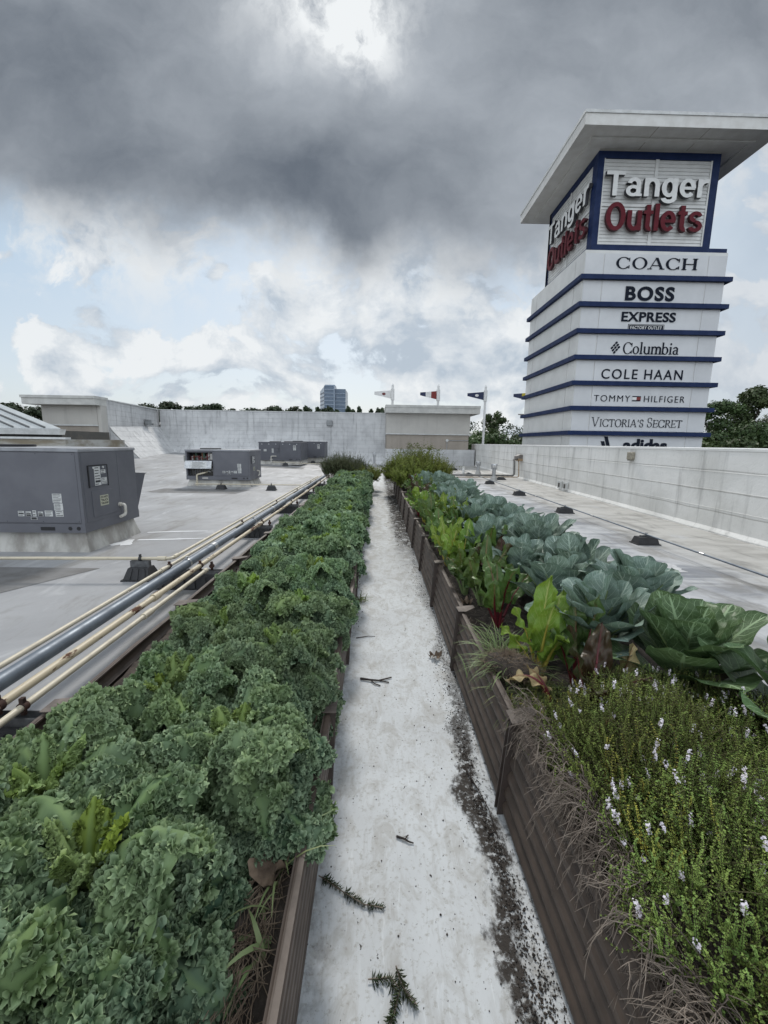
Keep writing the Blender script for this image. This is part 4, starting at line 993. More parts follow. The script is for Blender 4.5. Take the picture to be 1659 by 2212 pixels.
        sticker(ap, (X+.010, y0+D*.31, rail+H*.65), (0, 1, 0), (0, 0, 1), D*.08, H*.05, 2, None, 3, (1, 0, 0))
        for yy in (.19, .35):
            mb = MB(); mb.tube([(X+.010, y0+D*yy, rail+H*.735), (X+.022, y0+D*yy, rail+H*.735)], .016, 10); mb.build('latch', sticker_m, ap)
        # notice plate
        a0, a1, z0, z1 = y0+D*.26, y0+D*.40, rail+H*.20, rail+H*.345
        mb = MB(); mb.box(X+.0085, X+.011, a0, a1, z0, z1); npl = mb.build('notice_plate', M('notice_paper', (.50, .50, .38), (.44, .44, .34), 30.) if 'notice_paper' not in MATS else MATS['notice_paper'], lp)
        for i, wd in enumerate(('DO NOT', 'TRUCK', 'THIS END')):
            V, F, N = text_raw(wd, .03, .05); lo, hi = V.min(0), V.max(0); s = (V-lo)/(hi-lo); hh = (z1-z0)*.22; zz = z1-(z1-z0)*(.30+.30*i)
            mb = MB(); mb.V = [(X+.0112+.001*q[2], a0+.012+(a1-a0-.024)*q[0], zz+hh*q[1]) for q in s]; mb.F = F; mb.m = [0]*len(F); mb.s = [False]*len(F); mb.build('lettering', ink_m, npl)
        mb = MB(); yy = y0+D*.60; mb.tube(elbow([(X, yy, rail+H*.16), (X+.09, yy, rail+H*.16), (X+.09, yy, rail+H*.01), (X+.09, yy-.14, rail-.005)], .05), .024, 10); mb.tube([(X, yy, rail+H*.16), (X+.03, yy, rail+H*.16)], .034, 10); mb.build('drain_pipe', pvc_m, t)
        # warning labels along the bottom of the long side
        for k, (a, w, h, rows, blk) in enumerate(((.57, .085, .075, 3, (1,)), (.62, .075, .070, 3, (0, 1)), (.665, .05, .085, 2, None), (.70, .07, .07, 3, (0, 1)), (.745, .11, .085, 4, None), (.815, .11, .085, 3, None), (.81, .125, .10, 5, None), (.805, .13, .13, 6, None))):
            zz = rail+.11 if k < 6 else (rail+.20 if k == 6 else rail+.31)
            sticker(t, (x0+W*a, y0-.0012, zz), (1, 0, 0), (0, 0, 1), w, h, rows, blk, 10+k)
        sticker(t, (x0+W*.65, y0-.0012, rail+.06), (1, 0, 0), (0, 0, 1), .09, .04, 1, (0,), 33)
    else:
        sticker(t, (x1-W*.18, y0-.0012, rail+H*.5), (1, 0, 0), (0, 0, 1), .16, H*.3, 5, (3,), 5)
        if split:
            sticker(t, (x0+W*.12, y0-.0012, rail+H*.42), (1, 0, 0), (0, 0, 1), .16, .13, 3, None, 6); sticker(t, (x0+W*.31, y0-.0012, rail+H*.33), (1, 0, 0), (0, 0, 1), .10, .26, 5, None, 7)
            for q in range(6):
                mb = MB(); xx = x0+W*(.08+.165*q); mb.tube([(xx, y0-.02, zt-.13), (xx, y0, zt-.13)], .03, 8); mb.build('latch', zinc_m, t)
            mb = MB(); mb.box(x0+W*.30, x0+W*.48, y0-.03, y0-.0015, rail+H*.62, rail+H*.7); mb.box(x0+W*.40, x0+W*.47, y0-.05, y0-.0015, rail+H*.42, rail+H*.55); mb.build('switch_box', unit2_m, t)
            mb = MB(); mb.tube(elbow([(x0+W*.42, y0-.02, rail+.12), (x0+W*.30, y0-.1, rail+.12), (x0+W*.30, y0-.1, zr+.06)], .05), .03, 8); mb.build('gas_branch', pvc_m, t)
    if open_left:
        zc = rail+H*.58; mb = MB(); mb.box(x0+.05, xl, y0+.335, y0+.339, zc, zt-.10); mb.build('compartment_back', dark_m, t)
        rr = random.Random(4)
        cols = [M('part_red', (.16, .03, .03)), M('part_white', (.45, .44, .42)), M('part_copper', (.16, .08, .045), metal=.6), M('part_green', (.05, .09, .06)), M('part_grey', (.18, .18, .18))]
        for k in range(13):
            xx = x0+.12+(xl-x0-.24)*k/12; w = rr.uniform(.03, .07); z1 = zc+rr.uniform(.12, .30); mb = MB()
            if k % 3: mb.box(xx-w/2, xx+w/2, y0+.16, y0+.30, zc+.005, z1)
            else: mb.tube([(xx, y0+.22, zc+.005), (xx, y0+.22, z1)], w*.6, 10)
            mb.build('component', cols[k % 5], t, .006)
        mb = MB(); mb.tube([(x0+.15, y0+.15, zc+.08), (x0+.35, y0+.11, zc+.14), (x0+.6, y0+.13, zc+.05), (xl-.1, y0+.12, zc+.16)], .012, 6); mb.build('cable', MATS['part_red'], t)
        mb = MB(); mb.box(xl-.10, xl-.005, y0+.06, y0+.3, zc+.02, zt-.14); mb.build('component', cols[1], t, .02)
        mb = MB(); mb.box(x0+.05, xl, y0+.05, y0+.335, zc-.02, zc); mb.build('compartment_shelf', unit2_m, t)
        # the tilted cover hanging open
        A, B = Vector((x0+.0, y0-.02, zc-.01)), Vector((xl-.01, y0-.02, zc-.01)); dn = Vector((0, -.09, -.26)); th = Vector((0, -.012, .004)); mb = MB()
        mb.hexa([A+dn, B+dn, B, A], [A+dn+th, B+dn+th, B+th, A+th]); cv = mb.build('hanging_cover', zinc_m, t)
        a = A+dn*.92+(B-A)*.22+th*1.02; ux = (B-A).normalized(); uz = (-dn).normalized(); nn = ux.cross(uz)
        sticker(cv, a, ux, uz, (B-A).length*.6, .22, 9, None, 21, nn)
        # coil face
        mb = MB(); mb.box(x0+.05, xl-.005, y0+.20, y0+.339, rail, zc-.02); cf = mb.build('coil', M('coil_fins', (.10, .095, .085), (.06, .058, .05), 12., .6, metal=.4), t)
        for k in range(6):
            mb = MB(); xx = x0+.06+(xl-x0-.5)*k/5; mb.box(xx, xx+.02, y0+.185, y0+.199, rail, zc-.02); mb.build('coil_guard', mat, cf)
        for k, (a_, z_) in enumerate(((.74, .32), (.84, .36), (.80, .22), (.88, .16), (.72, .12))): sticker(t, (x0+(xl-x0)*a_, y0+.19, rail+H*z_), (1, 0, 0), (0, 0, 1), .10, .05, 2, (0,), 40+k)
        mb = MB(); mb.box(x0-.10, x0-.001, y0+.1, y0+.3, zc-.05, zc+.16); mb.build('disconnect_box', M('box_pale', (.30, .31, .29), (.24, .25, .23)), t, .01)
        mb = MB(); mb.tube(elbow([(x0+W*.30, y0+.18, rail+.13), (x0+W*.30, y0-.05, rail+.12), (x0+W*.18, y0-.08, rail+.05), (x0+W*.18, y0-.08, zr+.02)], .05), .028, 10); mb.tube([(x0+W*.18, y0-.08, zr+.08), (x0+W*.18, y0-.08, zr+.15)], .04, 10); mb.build('gas_branch', cream_m, t)
    if hood:
        mb = MB(); ya, yb = y1-.005, y1+.30
        P = [(e-1.2, ya, rail+.05), (e-.02, ya, rail+.05), (e-.02, ya, rail+H*.62), (e-1.2, ya, rail+H*.62)]
        mb.add([(e-1.2, ya, rail+.03), (e-.01, ya, rail+.03), (e-.01, yb, rail+H*.56), (e-1.2, yb, rail+H*.56), (e-1.2, ya, rail+H*.60), (e-.01, ya, rail+H*.60), (e-.01, yb+.08, rail+H*.57), (e-1.2, yb+.08, rail+H*.57)],
               [(0, 1, 2, 3), (0, 3, 4), (1, 5, 2), (4, 7, 6, 5), (2, 6, 7, 3), (3, 7, 4), (2, 5, 6), (0, 4, 5, 1)])
        mb.build('rain_hood', unit2_m, t)
    return t
make_unit('large grey rooftop air conditioner nearest the camera at the left edge', -6.35, -4.19, 5.92, 7.28, .30, 1.51, 0., unit_m, hood=True)
make_unit('grey rooftop air conditioner with an open compartment and a hanging cover', -6.66, -4.44, 14.6, 16.0, .28, 1.33, .06, unit_m, open_left=True, hood=False)
make_unit('grey rooftop air conditioner with row of latches, third from camera', -7.15, -4.62, 25.4, 27.9, .50, 1.60, .26, unit2_m, detail=1, split=.5)
make_unit('farthest grey rooftop air conditioner, close to the far wall', -6.4, -3.63, 29.0, 30.7, .56, 1.66, .25, unit2_m, detail=1, split=.35)

def rubber_block(mb, x, y, z0, lx, ly, h, top=.62):
    a, b = lx/2, ly/2
    mb.box(x-a*1.12, x+a*1.12, y-b*1.15, y+b*1.15, z0, z0+h*.12)
    mb.hexa([(x-a, y-b, z0+h*.12), (x+a, y-b, z0+h*.12), (x+a, y+b, z0+h*.12), (x-a, y+b, z0+h*.12)], [(x-a*(.5+top/2), y-b*top, z0+h), (x+a*(.5+top/2), y-b*top, z0+h), (x+a*(.5+top/2), y+b*top, z0+h), (x-a*(.5+top/2), y+b*top, z0+h)])
PIPES = [(-2.33, .245, .019), (-2.13, .275, .048), (-1.985, .252, .026), (-1.855, .248, .019)]     # x, height of axis, radius
def pipe_support(y, n, xr=-1.66, xl=-2.46):
    t = thing('pipe_support', '', 'pipe support', ((xl+xr)/2, y, 0), 'rubber block supports under the pipe run')
    mb = MB(); L = xr-xl; x = (xl+xr)/2; rubber_block(mb, x, y, 0, L, .19, .155, .7)
    for k in range(7):
        xx = xl+.06+(L-.12)*k/6; mb.hexa([(xx-.03, y-.115, .02), (xx+.03, y-.115, .02), (xx+.03, y-.08, .02), (xx-.03, y-.08, .02)], [(xx-.018, y-.085, .14), (xx+.018, y-.085, .14), (xx+.018, y-.06, .14), (xx-.018, y-.06, .14)])
    mb.build('rubber_block', rubber_m, t)
    mb = MB(); mb.box(xl+.02, xr-.01, y-.035, y+.035, .155, .163); mb.box(xl+.02, xr-.01, y-.036, y-.031, .163, .20); mb.box(xl+.02, xr-.01, y+.031, y+.036, .163, .20); mb.build('strut_channel', zinc_m if False else M('dull_strut', (.16, .165, .17), (.09, .092, .095), 14., .5, metal=.6) if 'dull_strut' not in MATS else MATS['dull_strut'], t)
    for k, (px, pz, pr) in enumerate(PIPES):
        if px > xr or px < xl: continue
        mb = MB(); mb.tube([(px, y-.016, pz), (px, y+.016, pz)], pr+.007, 14); mb.box(px-.012, px+.012, y-.012, y+.012, pz+pr, pz+pr+.032); mb.box(px-.012, px+.012, y-.010, y+.010, .20, pz-pr); mb.build('clamp', zinc_m if k == 1 else rust_m, t, .003)
    t['label'] = n
    return t
def build_pipes():
    (x1, z1, r1), (x2, z2, r2), (x3, z3, r3), (x4, z4, r4) = PIPES
    t = thing('steel_conduit', 'thick blue-grey steel conduit, the widest of the pipes beside the kale bed', 'conduit', (x2, 7, z2))
    mb = MB(); mb.tube([(x2, -1, z2), (x2, 17.5, z2)], r2, 18); mb.build('tube', steel_m, t)
    for y in (5.3, 8.4, 11.5, 14.6):
        mb = MB(); mb.tube([(x2, y-.05, z2), (x2, y+.05, z2)], r2+.006, 18); mb.build('coupling', zinc_m, t)
    t = thing('rusty_gas_pipe', 'cream gas pipe peeling to dark rust beside the blue-grey conduit', 'pipe', (x3, 7, z3))
    mb = MB(); mb.tube([(x3, -1, z3), (x3, 17.5, z3)], r3, 14); mb.build('tube', rustpipe_m, t)
    for y in (3.6, 6.9, 10.2):
        mb = MB(); mb.tube([(x3, y-.05, z3), (x3, y+.05, z3)], r3+.009, 14); mb.build('coupling', rustpipe_m, t)
    t = thing('gas_pipe', 'thin cream gas pipe nearest the kale bed', 'pipe', (x4, 3, z4))
    mb = MB(); mb.tube([(x4, -1, z4), (x4, 4.35, z4)], r4, 12); mb.build('tube', cream_m, t)
    mb = MB(); mb.tube([(x4, 3.16, z4), (x4, 3.28, z4)], r4+.008, 12); mb.build('coupling', cream_m, t)
    mb = MB(); mb.tube([(x4, 4.34, z4), (x4, 4.40, z4)], r4+.007, 12); mb.build('end_cap', cream_m, t)
    t = thing('gas_pipe', 'thin cream gas pipe on the far side of the blue-grey conduit', 'pipe', (x1, 7, z1))
    mb = MB(); mb.tube([(x1, -1, z1), (x1, 17.5, z1)], r1, 12); mb.build('tube', cream_m, t)
    for y in (4.4, 9.0):
        mb = MB(); mb.tube([(x1, y-.04, z1), (x1, y+.04, z1)], r1+.007, 12); mb.build('coupling', cream_m, t)
    xe = -2.46
    t = thing('gas_pipe', 'cream gas pipe crossing the roof from the nearest air conditioner to an elbow', 'pipe', (-4, 4.82, .24))
    mb = MB(); mb.tube(elbow([(-9, 4.70, .24), (xe, 4.86, .24), (xe+.02, 17.2, .24)], .07), .019, 12); mb.build('tube', cream_m, t)
    mb = MB(); mb.tube([(xe-.16, 4.855, .24), (xe-.06, 4.858, .24)], .027, 12); mb.tube([(xe, 4.93, .24), (xe, 5.02, .24)], .027, 12); mb.build('elbow_fitting', cream_m, t)
    for y, n in ((2.02, 'long black rubber support with strut at the left picture edge, nearest the camera'), (4.55, 'long black rubber support half hidden by kale, second from the camera'), (7.1, 'long rubber pipe support beside the nearest air conditioner, third along the run'), (9.6, 'long rubber pipe support, fourth along the run'), (12.1, 'long rubber pipe support, fifth along the run'), (14.6, 'farthest long rubber pipe support along the kale bed')): pipe_support(y, n, -1.62 if y < 5 else -1.80)
    def pyramid(x, y, px, pz, pr, label, along='x', zr=0.):
        t = thing('pipe_support', label, 'pipe support', (x, y, zr), 'small black pyramid pipe supports'); mb = MB()
        rubber_block(mb, x, y, zr, .30, .26, .14, .55)
        for s in (-1, 1):
            for q in (-.09, 0, .09): mb.hexa([(x+q-.025, y+s*.13-.01, zr+.02), (x+q+.025, y+s*.13-.01, zr+.02), (x+q+.025, y+s*.13+.01, zr+.02), (x+q-.025, y+s*.13+.01, zr+.02)], [(x+q*.8-.016, y+s*.075-.01, zr+.135), (x+q*.8+.016, y+s*.075-.01, zr+.135), (x+q*.8+.016, y+s*.075+.01, zr+.135), (x+q*.8-.016, y+s*.075+.01, zr+.135)])
        mb.build('rubber_block', rubber_m, t)
        mb = MB(); mb.box(x-.11, x+.11, y-.028, y+.028, zr+.14, max(zr+.15, pz-pr-.005)); mb.build('strut_channel', MATS['dull_strut'], t)
        mb = MB(); mb.tube([(x+.0-.014, y, pz), (x+.014, y, pz)], pr+.008, 12); mb.box(x-.01, x+.01, y-.012, y+.012, pz+pr, pz+pr+.035); mb.build('clamp', ink_m, t)
    pyramid(-2.82, 4.845, 0, .24, .019, 'black pyramid pipe support near the elbow of the crossing cream pipe')
    # branch from the second unit and its two supports
    t = thing('gas_pipe', 'cream gas pipe low in front of the air conditioner with the open compartment', 'pipe', (-4.4, 13.9, .2))
    mb = MB(); mb.tube([(-6.26, 14.42, .17), (-6.1, 14.0, .19), (-2.5, 13.9, .21)], .02, 10); mb.build('tube', cream_m, t)
    pyramid(-5.23, 13.97, 0, .198, .02, 'black pyramid pipe support in front of the open air conditioner', zr=.02)
    pyramid(-3.54, 13.93, 0, .205, .02, 'black pyramid pipe support right of the open air conditioner', zr=.01)
    t = thing('gas_pipe', 'cream gas pipe low in front of the third air conditioner', 'pipe', (-4.4, 24.9, .4))
    mb = MB(); mb.tube([(-6.3, 25.3, .42), (-6.1, 24.9, .42), (-1.8, 24.8, .30)], .02, 8); mb.build('tube', cream_m, t)
    pyramid(-5.45, 24.87, 0, .40, .02, 'black pyramid pipe support in front of the third air conditioner', zr=.22)
    pyramid(-4.35, 28.4, 0, .40, .02, 'black pyramid pipe support before the farthest air conditioner', zr=.19)
    # right-hand conduit run on low blocks
    def cx(y): return 4.62+.012*(y-7)
    t = thing('roof_conduit', 'single thin grey conduit lying on low black blocks beside the parapet', 'conduit', (4.6, 10, .16))
    mb = MB(); mb.tube([(cx(y), y, .165) for y in (-1, 5, 10, 15, 20, 28.5)], .014, 10); mb.build('tube', steel_m, t)
    for y in (5.6, 8.7, 12.0): 
        mb = MB(); mb.tube([(cx(y), y-.04, .165), (cx(y), y+.04, .165)], .019, 10); mb.build('coupling', zinc_m, t)
    ords = ['nearest', 'second', 'third', 'fourth', 'fifth', 'farthest']
    for i, y in enumerate((6.86, 10.05, 13.5, 17.3, 21.6, 26.0)):
        b = thing('conduit_block', f'low black rubber block under the thin right-hand conduit, {ords[i]} from the camera', 'rubber block', (cx(y), y, 0), 'low black blocks under the conduit')
        mb = MB(); rubber_block(mb, cx(y), y, 0, .36, .22, .125, .7); mb.build('rubber_block', rubber_m, b)
        mb = MB(); mb.box(cx(y)-.1, cx(y)+.1, y-.02, y+.02, .125, .149); mb.build('strut_channel', MATS['dull_strut'], b)
        mb = MB(); mb.box(cx(y)-.025, cx(y)+.025, y-.008, y+.008, .149, .195); mb.build('clamp', zinc_m, b)
    # wall penetration and the two pipes dropping from it
    b = thing('pipe_hood', 'rust-streaked sheet metal hood where two pipes enter the parapet wall', 'pipe hood', (6.85, 20.2, 1.0))
    mb = MB(); mb.box(6.74, 7.03, 20.02, 20.42, .98, 1.10); mb.hexa([(6.74, 20.02, 1.10), (7.03, 20.02, 1.10), (7.03, 20.42, 1.10), (6.74, 20.42, 1.10)], [(6.90, 20.04, 1.18), (7.03, 20.04, 1.18), (7.03, 20.40, 1.18), (6.90, 20.40, 1.18)]); mb.build('hood', M('hood_grey', (.20, .19, .18), (.12, .10, .085), 8., .6), b)
    mb = MB(); mb.box(6.80, 7.02, 20.0, 20.44, .87, .979); mb.build('rusty_collar', M('rust_streak', (.34, .24, .14), (.16, .09, .045), 7., .8), b)
    t = thing('insulated_pipe', 'grey insulated pipe dropping from the wall hood and running left over the roof', 'pipe', (5, 19.6, .2))
    mb = MB(); mb.tube(elbow([(6.85, 20.15, .97), (6.55, 19.95, .95), (6.52, 19.7, .9), (6.50, 19.55, .2), (2.9, 19.4, .2)], .12), .045, 10); mb.build('tube', M('grey_insulation', (.17, .165, .155), (.11, .105, .10), 9., .75), t)
    t = thing('rusty_drop_pipe', 'thin rust-coloured pipe below the wall hood beside the insulated one', 'pipe', (6, 19.8, .2))
    mb = MB(); mb.tube(elbow([(6.88, 20.3, .9), (6.84, 20.0, .8), (6.78, 19.72, .12), (2.9, 19.3, .10)], .08), .022, 8); mb.build('tube', M('tan_rust_pipe', (.38, .27, .15), (.22, .13, .06), 9., .7), t)
    t = thing('pipe_support', 'black rubber pipe support under the insulated pipe near the parapet', 'pipe support', (5.85, 19.45, 0)); mb = MB(); rubber_block(mb, 5.85, 19.45, 0, .42, .34, .085, .6); mb.build('rubber_block', rubber_m, t)
    mb = MB(); mb.box(5.72, 5.98, 19.42, 19.48, .085, .135); mb.build('strut_channel', MATS['dull_strut'], t)
    def vent(x, y, h, r, label):
        t = thing('vent_stack', label, 'vent', (x, y, 0), 'metal vent stacks'); 
        mb = MB(); mb.tube([(x, y, 0), (x, y, .04), (x, y, .20)], [r*2.1, r*2.0, r*1.15], 16, cap=False); mb.build('boot', M('boot_membrane', (.42, .415, .40), (.3, .295, .28), 9.) if 'boot_membrane' not in MATS else MATS['boot_membrane'], t)
        mb = MB(); mb.tube([(x, y, .05), (x, y, h*.78)], r, 14); mb.build('pipe', zinc_m, t)
        mb = MB()
        for k in range(10):
            a = 2*math.pi*k/10; px, py = x+r*1.5*math.cos(a), y+r*1.5*math.sin(a); mb.box(px-.012, px+.012, py-.012, py+.012, h*.70, h*.93)
        mb.build('louvre', zinc_m, t)
        mb = MB(); mb.tube([(x, y, h*.68), (x, y, h*.70)], r*1.65, 16); mb.tube([(x, y, h*.93), (x, y, h)], [r*1.8, r*1.5], 16); mb.build('cap', zinc_m, t)
    vent(5.42, 19.15, .75, .085, 'galvanised vent stack with a louvred cap, nearer of two beside the parapet')
    vent(5.62, 23.0, .69, .085, 'galvanised vent stack with a louvred cap, farther of two beside the parapet')
    vent(-.19, 29.6, .98, .075, 'thin vent stack standing alone between the two planted beds at the far wall')
    t = thing('vent_pipe', 'plain white plastic vent pipe right of the green herb bush', 'pipe', (4.82, 23.1, 0)); mb = MB(); mb.tube([(4.82, 23.1, 0), (4.82, 23.1, .40)], .062, 14); mb.build('tube', M('white_pvc', (.72, .72, .70), (.64, .64, .62)), t)
    mb = MB(); mb.tube([(4.82, 23.1, 0), (4.82, 23.1, .06)], [.12, .07], 14, cap=False); mb.build('boot', MATS['boot_membrane'], t)
build_pipes()

# ================================================================ PLANTERS
SOIL = .38; BH = .46
def planter(label, xin0, xin1, xout, y0, y1, posts, sgn, group):
    """xin0 foot / xin1 top of the board beside the path; sgn +1 when the bed lies at larger x"""
    t = thing('raised_planter', label, 'raised bed', ((xin1+xout)/2, (y0+y1)/2, 0), group)
    nr = 6
    def board(xa, xb, ya, yb, face, jit=0.):
        """corrugated steel board with lengthwise ribs; face = outward x direction"""
        prof = []; n = nr*6+1
        for i in range(n):
            s = i/(n-1); ph = (s*nr) % 1.0
            d = .026*(math.sin(math.pi*ph)**.6 if 0 < ph < 1 else 0)
            prof.append((xa+(xb-xa)*s+face*(d-.014), .006+(BH-.006)*s))
        prof2 = [(x-face*.008, z) for x, z in prof][::-1]
        prof = prof+[(xb+face*.008, BH+.003), (xb-face*.008, BH+.003), (xb-face*.008, BH-.01)]+prof2
        V = []; k = len(prof); ys = (ya, (ya+yb)/2, yb)
        for i, y in enumerate(ys):
            b = jit*(1-abs(i-1))
            for x, z in prof: V.append((x+face*b*z/BH, y, z))
        F = [(i*k+j, i*k+(j+1) % k, (i+1)*k+(j+1) % k, (i+1)*k+j) for i in range(2) for j in range(k)]
        if face < 0: F = [f[::-1] for f in F]
        F += [tuple(range(k)), tuple(2*k+j for j in range(k-1, -1, -1))]
        mb = MB(); mb.add(V, F); return mb.build('side_board', board_m, t)
    r = random.Random(3)
    ys = [y0]+list(posts)+[y1]
    for a, b in zip(ys[:-1], ys[1:]):
        dx = r.uniform(-.012, .012)
        board(xin0+dx*.3, xin1+dx, a+.02, b-.02, -sgn, r.uniform(-.004, .02)); board(xout, xout+r.uniform(-.02, .02)+.02*sgn, a+.02, b-.02, sgn, r.uniform(0, .02))
    for y in posts:
        for xa, xb, f in ((xin0, xin1, -sgn), (xout, xout+.02*sgn, sgn)):
            mb = MB()
            mb.hexa([(xa+f*.028, y-.022, 0), (xa-f*.0, y-.022, 0), (xa-f*.0, y-.016, 0), (xa+f*.028, y-.016, 0)], [(xb+f*.034, y-.022, BH+.012), (xb-f*.02, y-.022, BH+.012), (xb-f*.02, y-.016, BH+.012), (xb+f*.034, y-.016, BH+.012)])
            mb.hexa([(xa+f*.028, y+.016, 0), (xa, y+.016, 0), (xa, y+.022, 0), (xa+f*.028, y+.022, 0)], [(xb+f*.034, y+.016, BH+.012), (xb-f*.02, y+.016, BH+.012), (xb-f*.02, y+.022, BH+.012), (xb+f*.034, y+.022, BH+.012)])
            mb.hexa([(xa+f*.018, y-.016, 0), (xa+f*.012, y-.016, 0), (xa+f*.012, y+.016, 0), (xa+f*.018, y+.016, 0)], [(xb+f*.024, y-.016, BH+.008), (xb+f*.018, y-.016, BH+.008), (xb+f*.018, y+.016, BH+.008), (xb+f*.024, y+.016, BH+.008)])
            p = mb.build('post', post_m, t)
            mb = MB(); a = [(xb+f*.036, y-.045), (xb+f*.036, y+.045), (xb-f*.095, y+.075), (xb-f*.10, y+.03), (xb-f*.02, y-.045)]
            q = [(x, yy, BH+.0125) for x, yy in a]; q2 = [(x, yy, BH+.016) for x, yy in a]; mb.hexa(q, q2); mb.build('corner_plate', bracket_m, p)
    for y in (y0, y1):
        mb = MB(); xa, xb = sorted((xin1, xout)); mb.box(xa, xb, y-.01, y+.01, .005, BH); mb.build('end_board', board_m, t)
    return t
P_R = [.42, 1.63, 2.82, 4.02, 5.22, 6.42, 7.62, 8.82, 10.0, 11.2, 12.4, 13.6]
P_L = [.5, 1.70, 2.90, 4.10, 5.30, 6.50, 7.70, 8.90, 10.1, 11.3, 12.5, 13.7, 14.9]
planter('long brown ribbed steel raised bed left of the path, planted with kale', -.222, -.205, -1.40, -.8, 16.0, P_L, -1, 'raised beds along the path')
planter('long brown ribbed steel raised bed right of the path, planted with collards and thyme', .585, .625, 1.86, -.8, 14.8, P_R, 1, 'raised beds along the path')
def soil(name, label, x0, x1, y0, y1, seed):
    r = np.random.default_rng(seed); nx, ny = 34, int((y1-y0)*26); xs = np.linspace(x0, x1, nx); ys = np.linspace(y0, y1, ny)
    X, Y = np.meshgrid(xs, ys); P = np.stack([X.ravel(), Y.ravel(), np.zeros(X.size)], 1)
    Z = SOIL+.025*vnoise(P*3+seed)[:, 0]+.018*vnoise(P*11)[:, 1]+.012*vnoise(P*31)[:, 2]
    return props(link(name, mesh_np(name, np.column_stack([P[:, :2], Z]), [grid_quads(ny, nx)], soil_m, smooth=True)), label, 'soil', kind='stuff')
soil('planter_soil', 'dark mulched soil in the left raised bed under the kale', -1.37, -.235, -.79, 15.98, 2)
soil('planter_soil', 'dark crumbly soil in the right raised bed', .645, 1.85, -.79, 14.78, 9)

# ================================================================ LEAVES
def blade_frame(L, a0, a1, nv, power=1.2, bend=0., seed=0):
    t = np.linspace(0, 1, nv); ang = a0+(a1-a0)*t**power
    dr, dz = np.cos(ang)*L/(nv-1), np.sin(ang)*L/(nv-1)
    r = np.concatenate(([0], np.cumsum((dr[1:]+dr[:-1])/2))); z = np.concatenate(([0], np.cumsum((dz[1:]+dz[:-1])/2)))
    y = bend*t**2*L
    mid = np.stack([r, y, z], 1); tan = np.stack([np.cos(ang), 2*bend*t, np.sin(ang)], 1); tan /= np.linalg.norm(tan, axis=1, keepdims=True)
    nrm = np.stack([-np.sin(ang), 0*t, np.cos(ang)], 1); side = np.cross(nrm, tan)
    return t, mid, tan, nrm, side
def rot_z(V, a):
    c, s = math.cos(a), math.sin(a); return np.stack([V[:, 0]*c-V[:, 1]*s, V[:, 0]*s+V[:, 1]*c, V[:, 2]], 1)
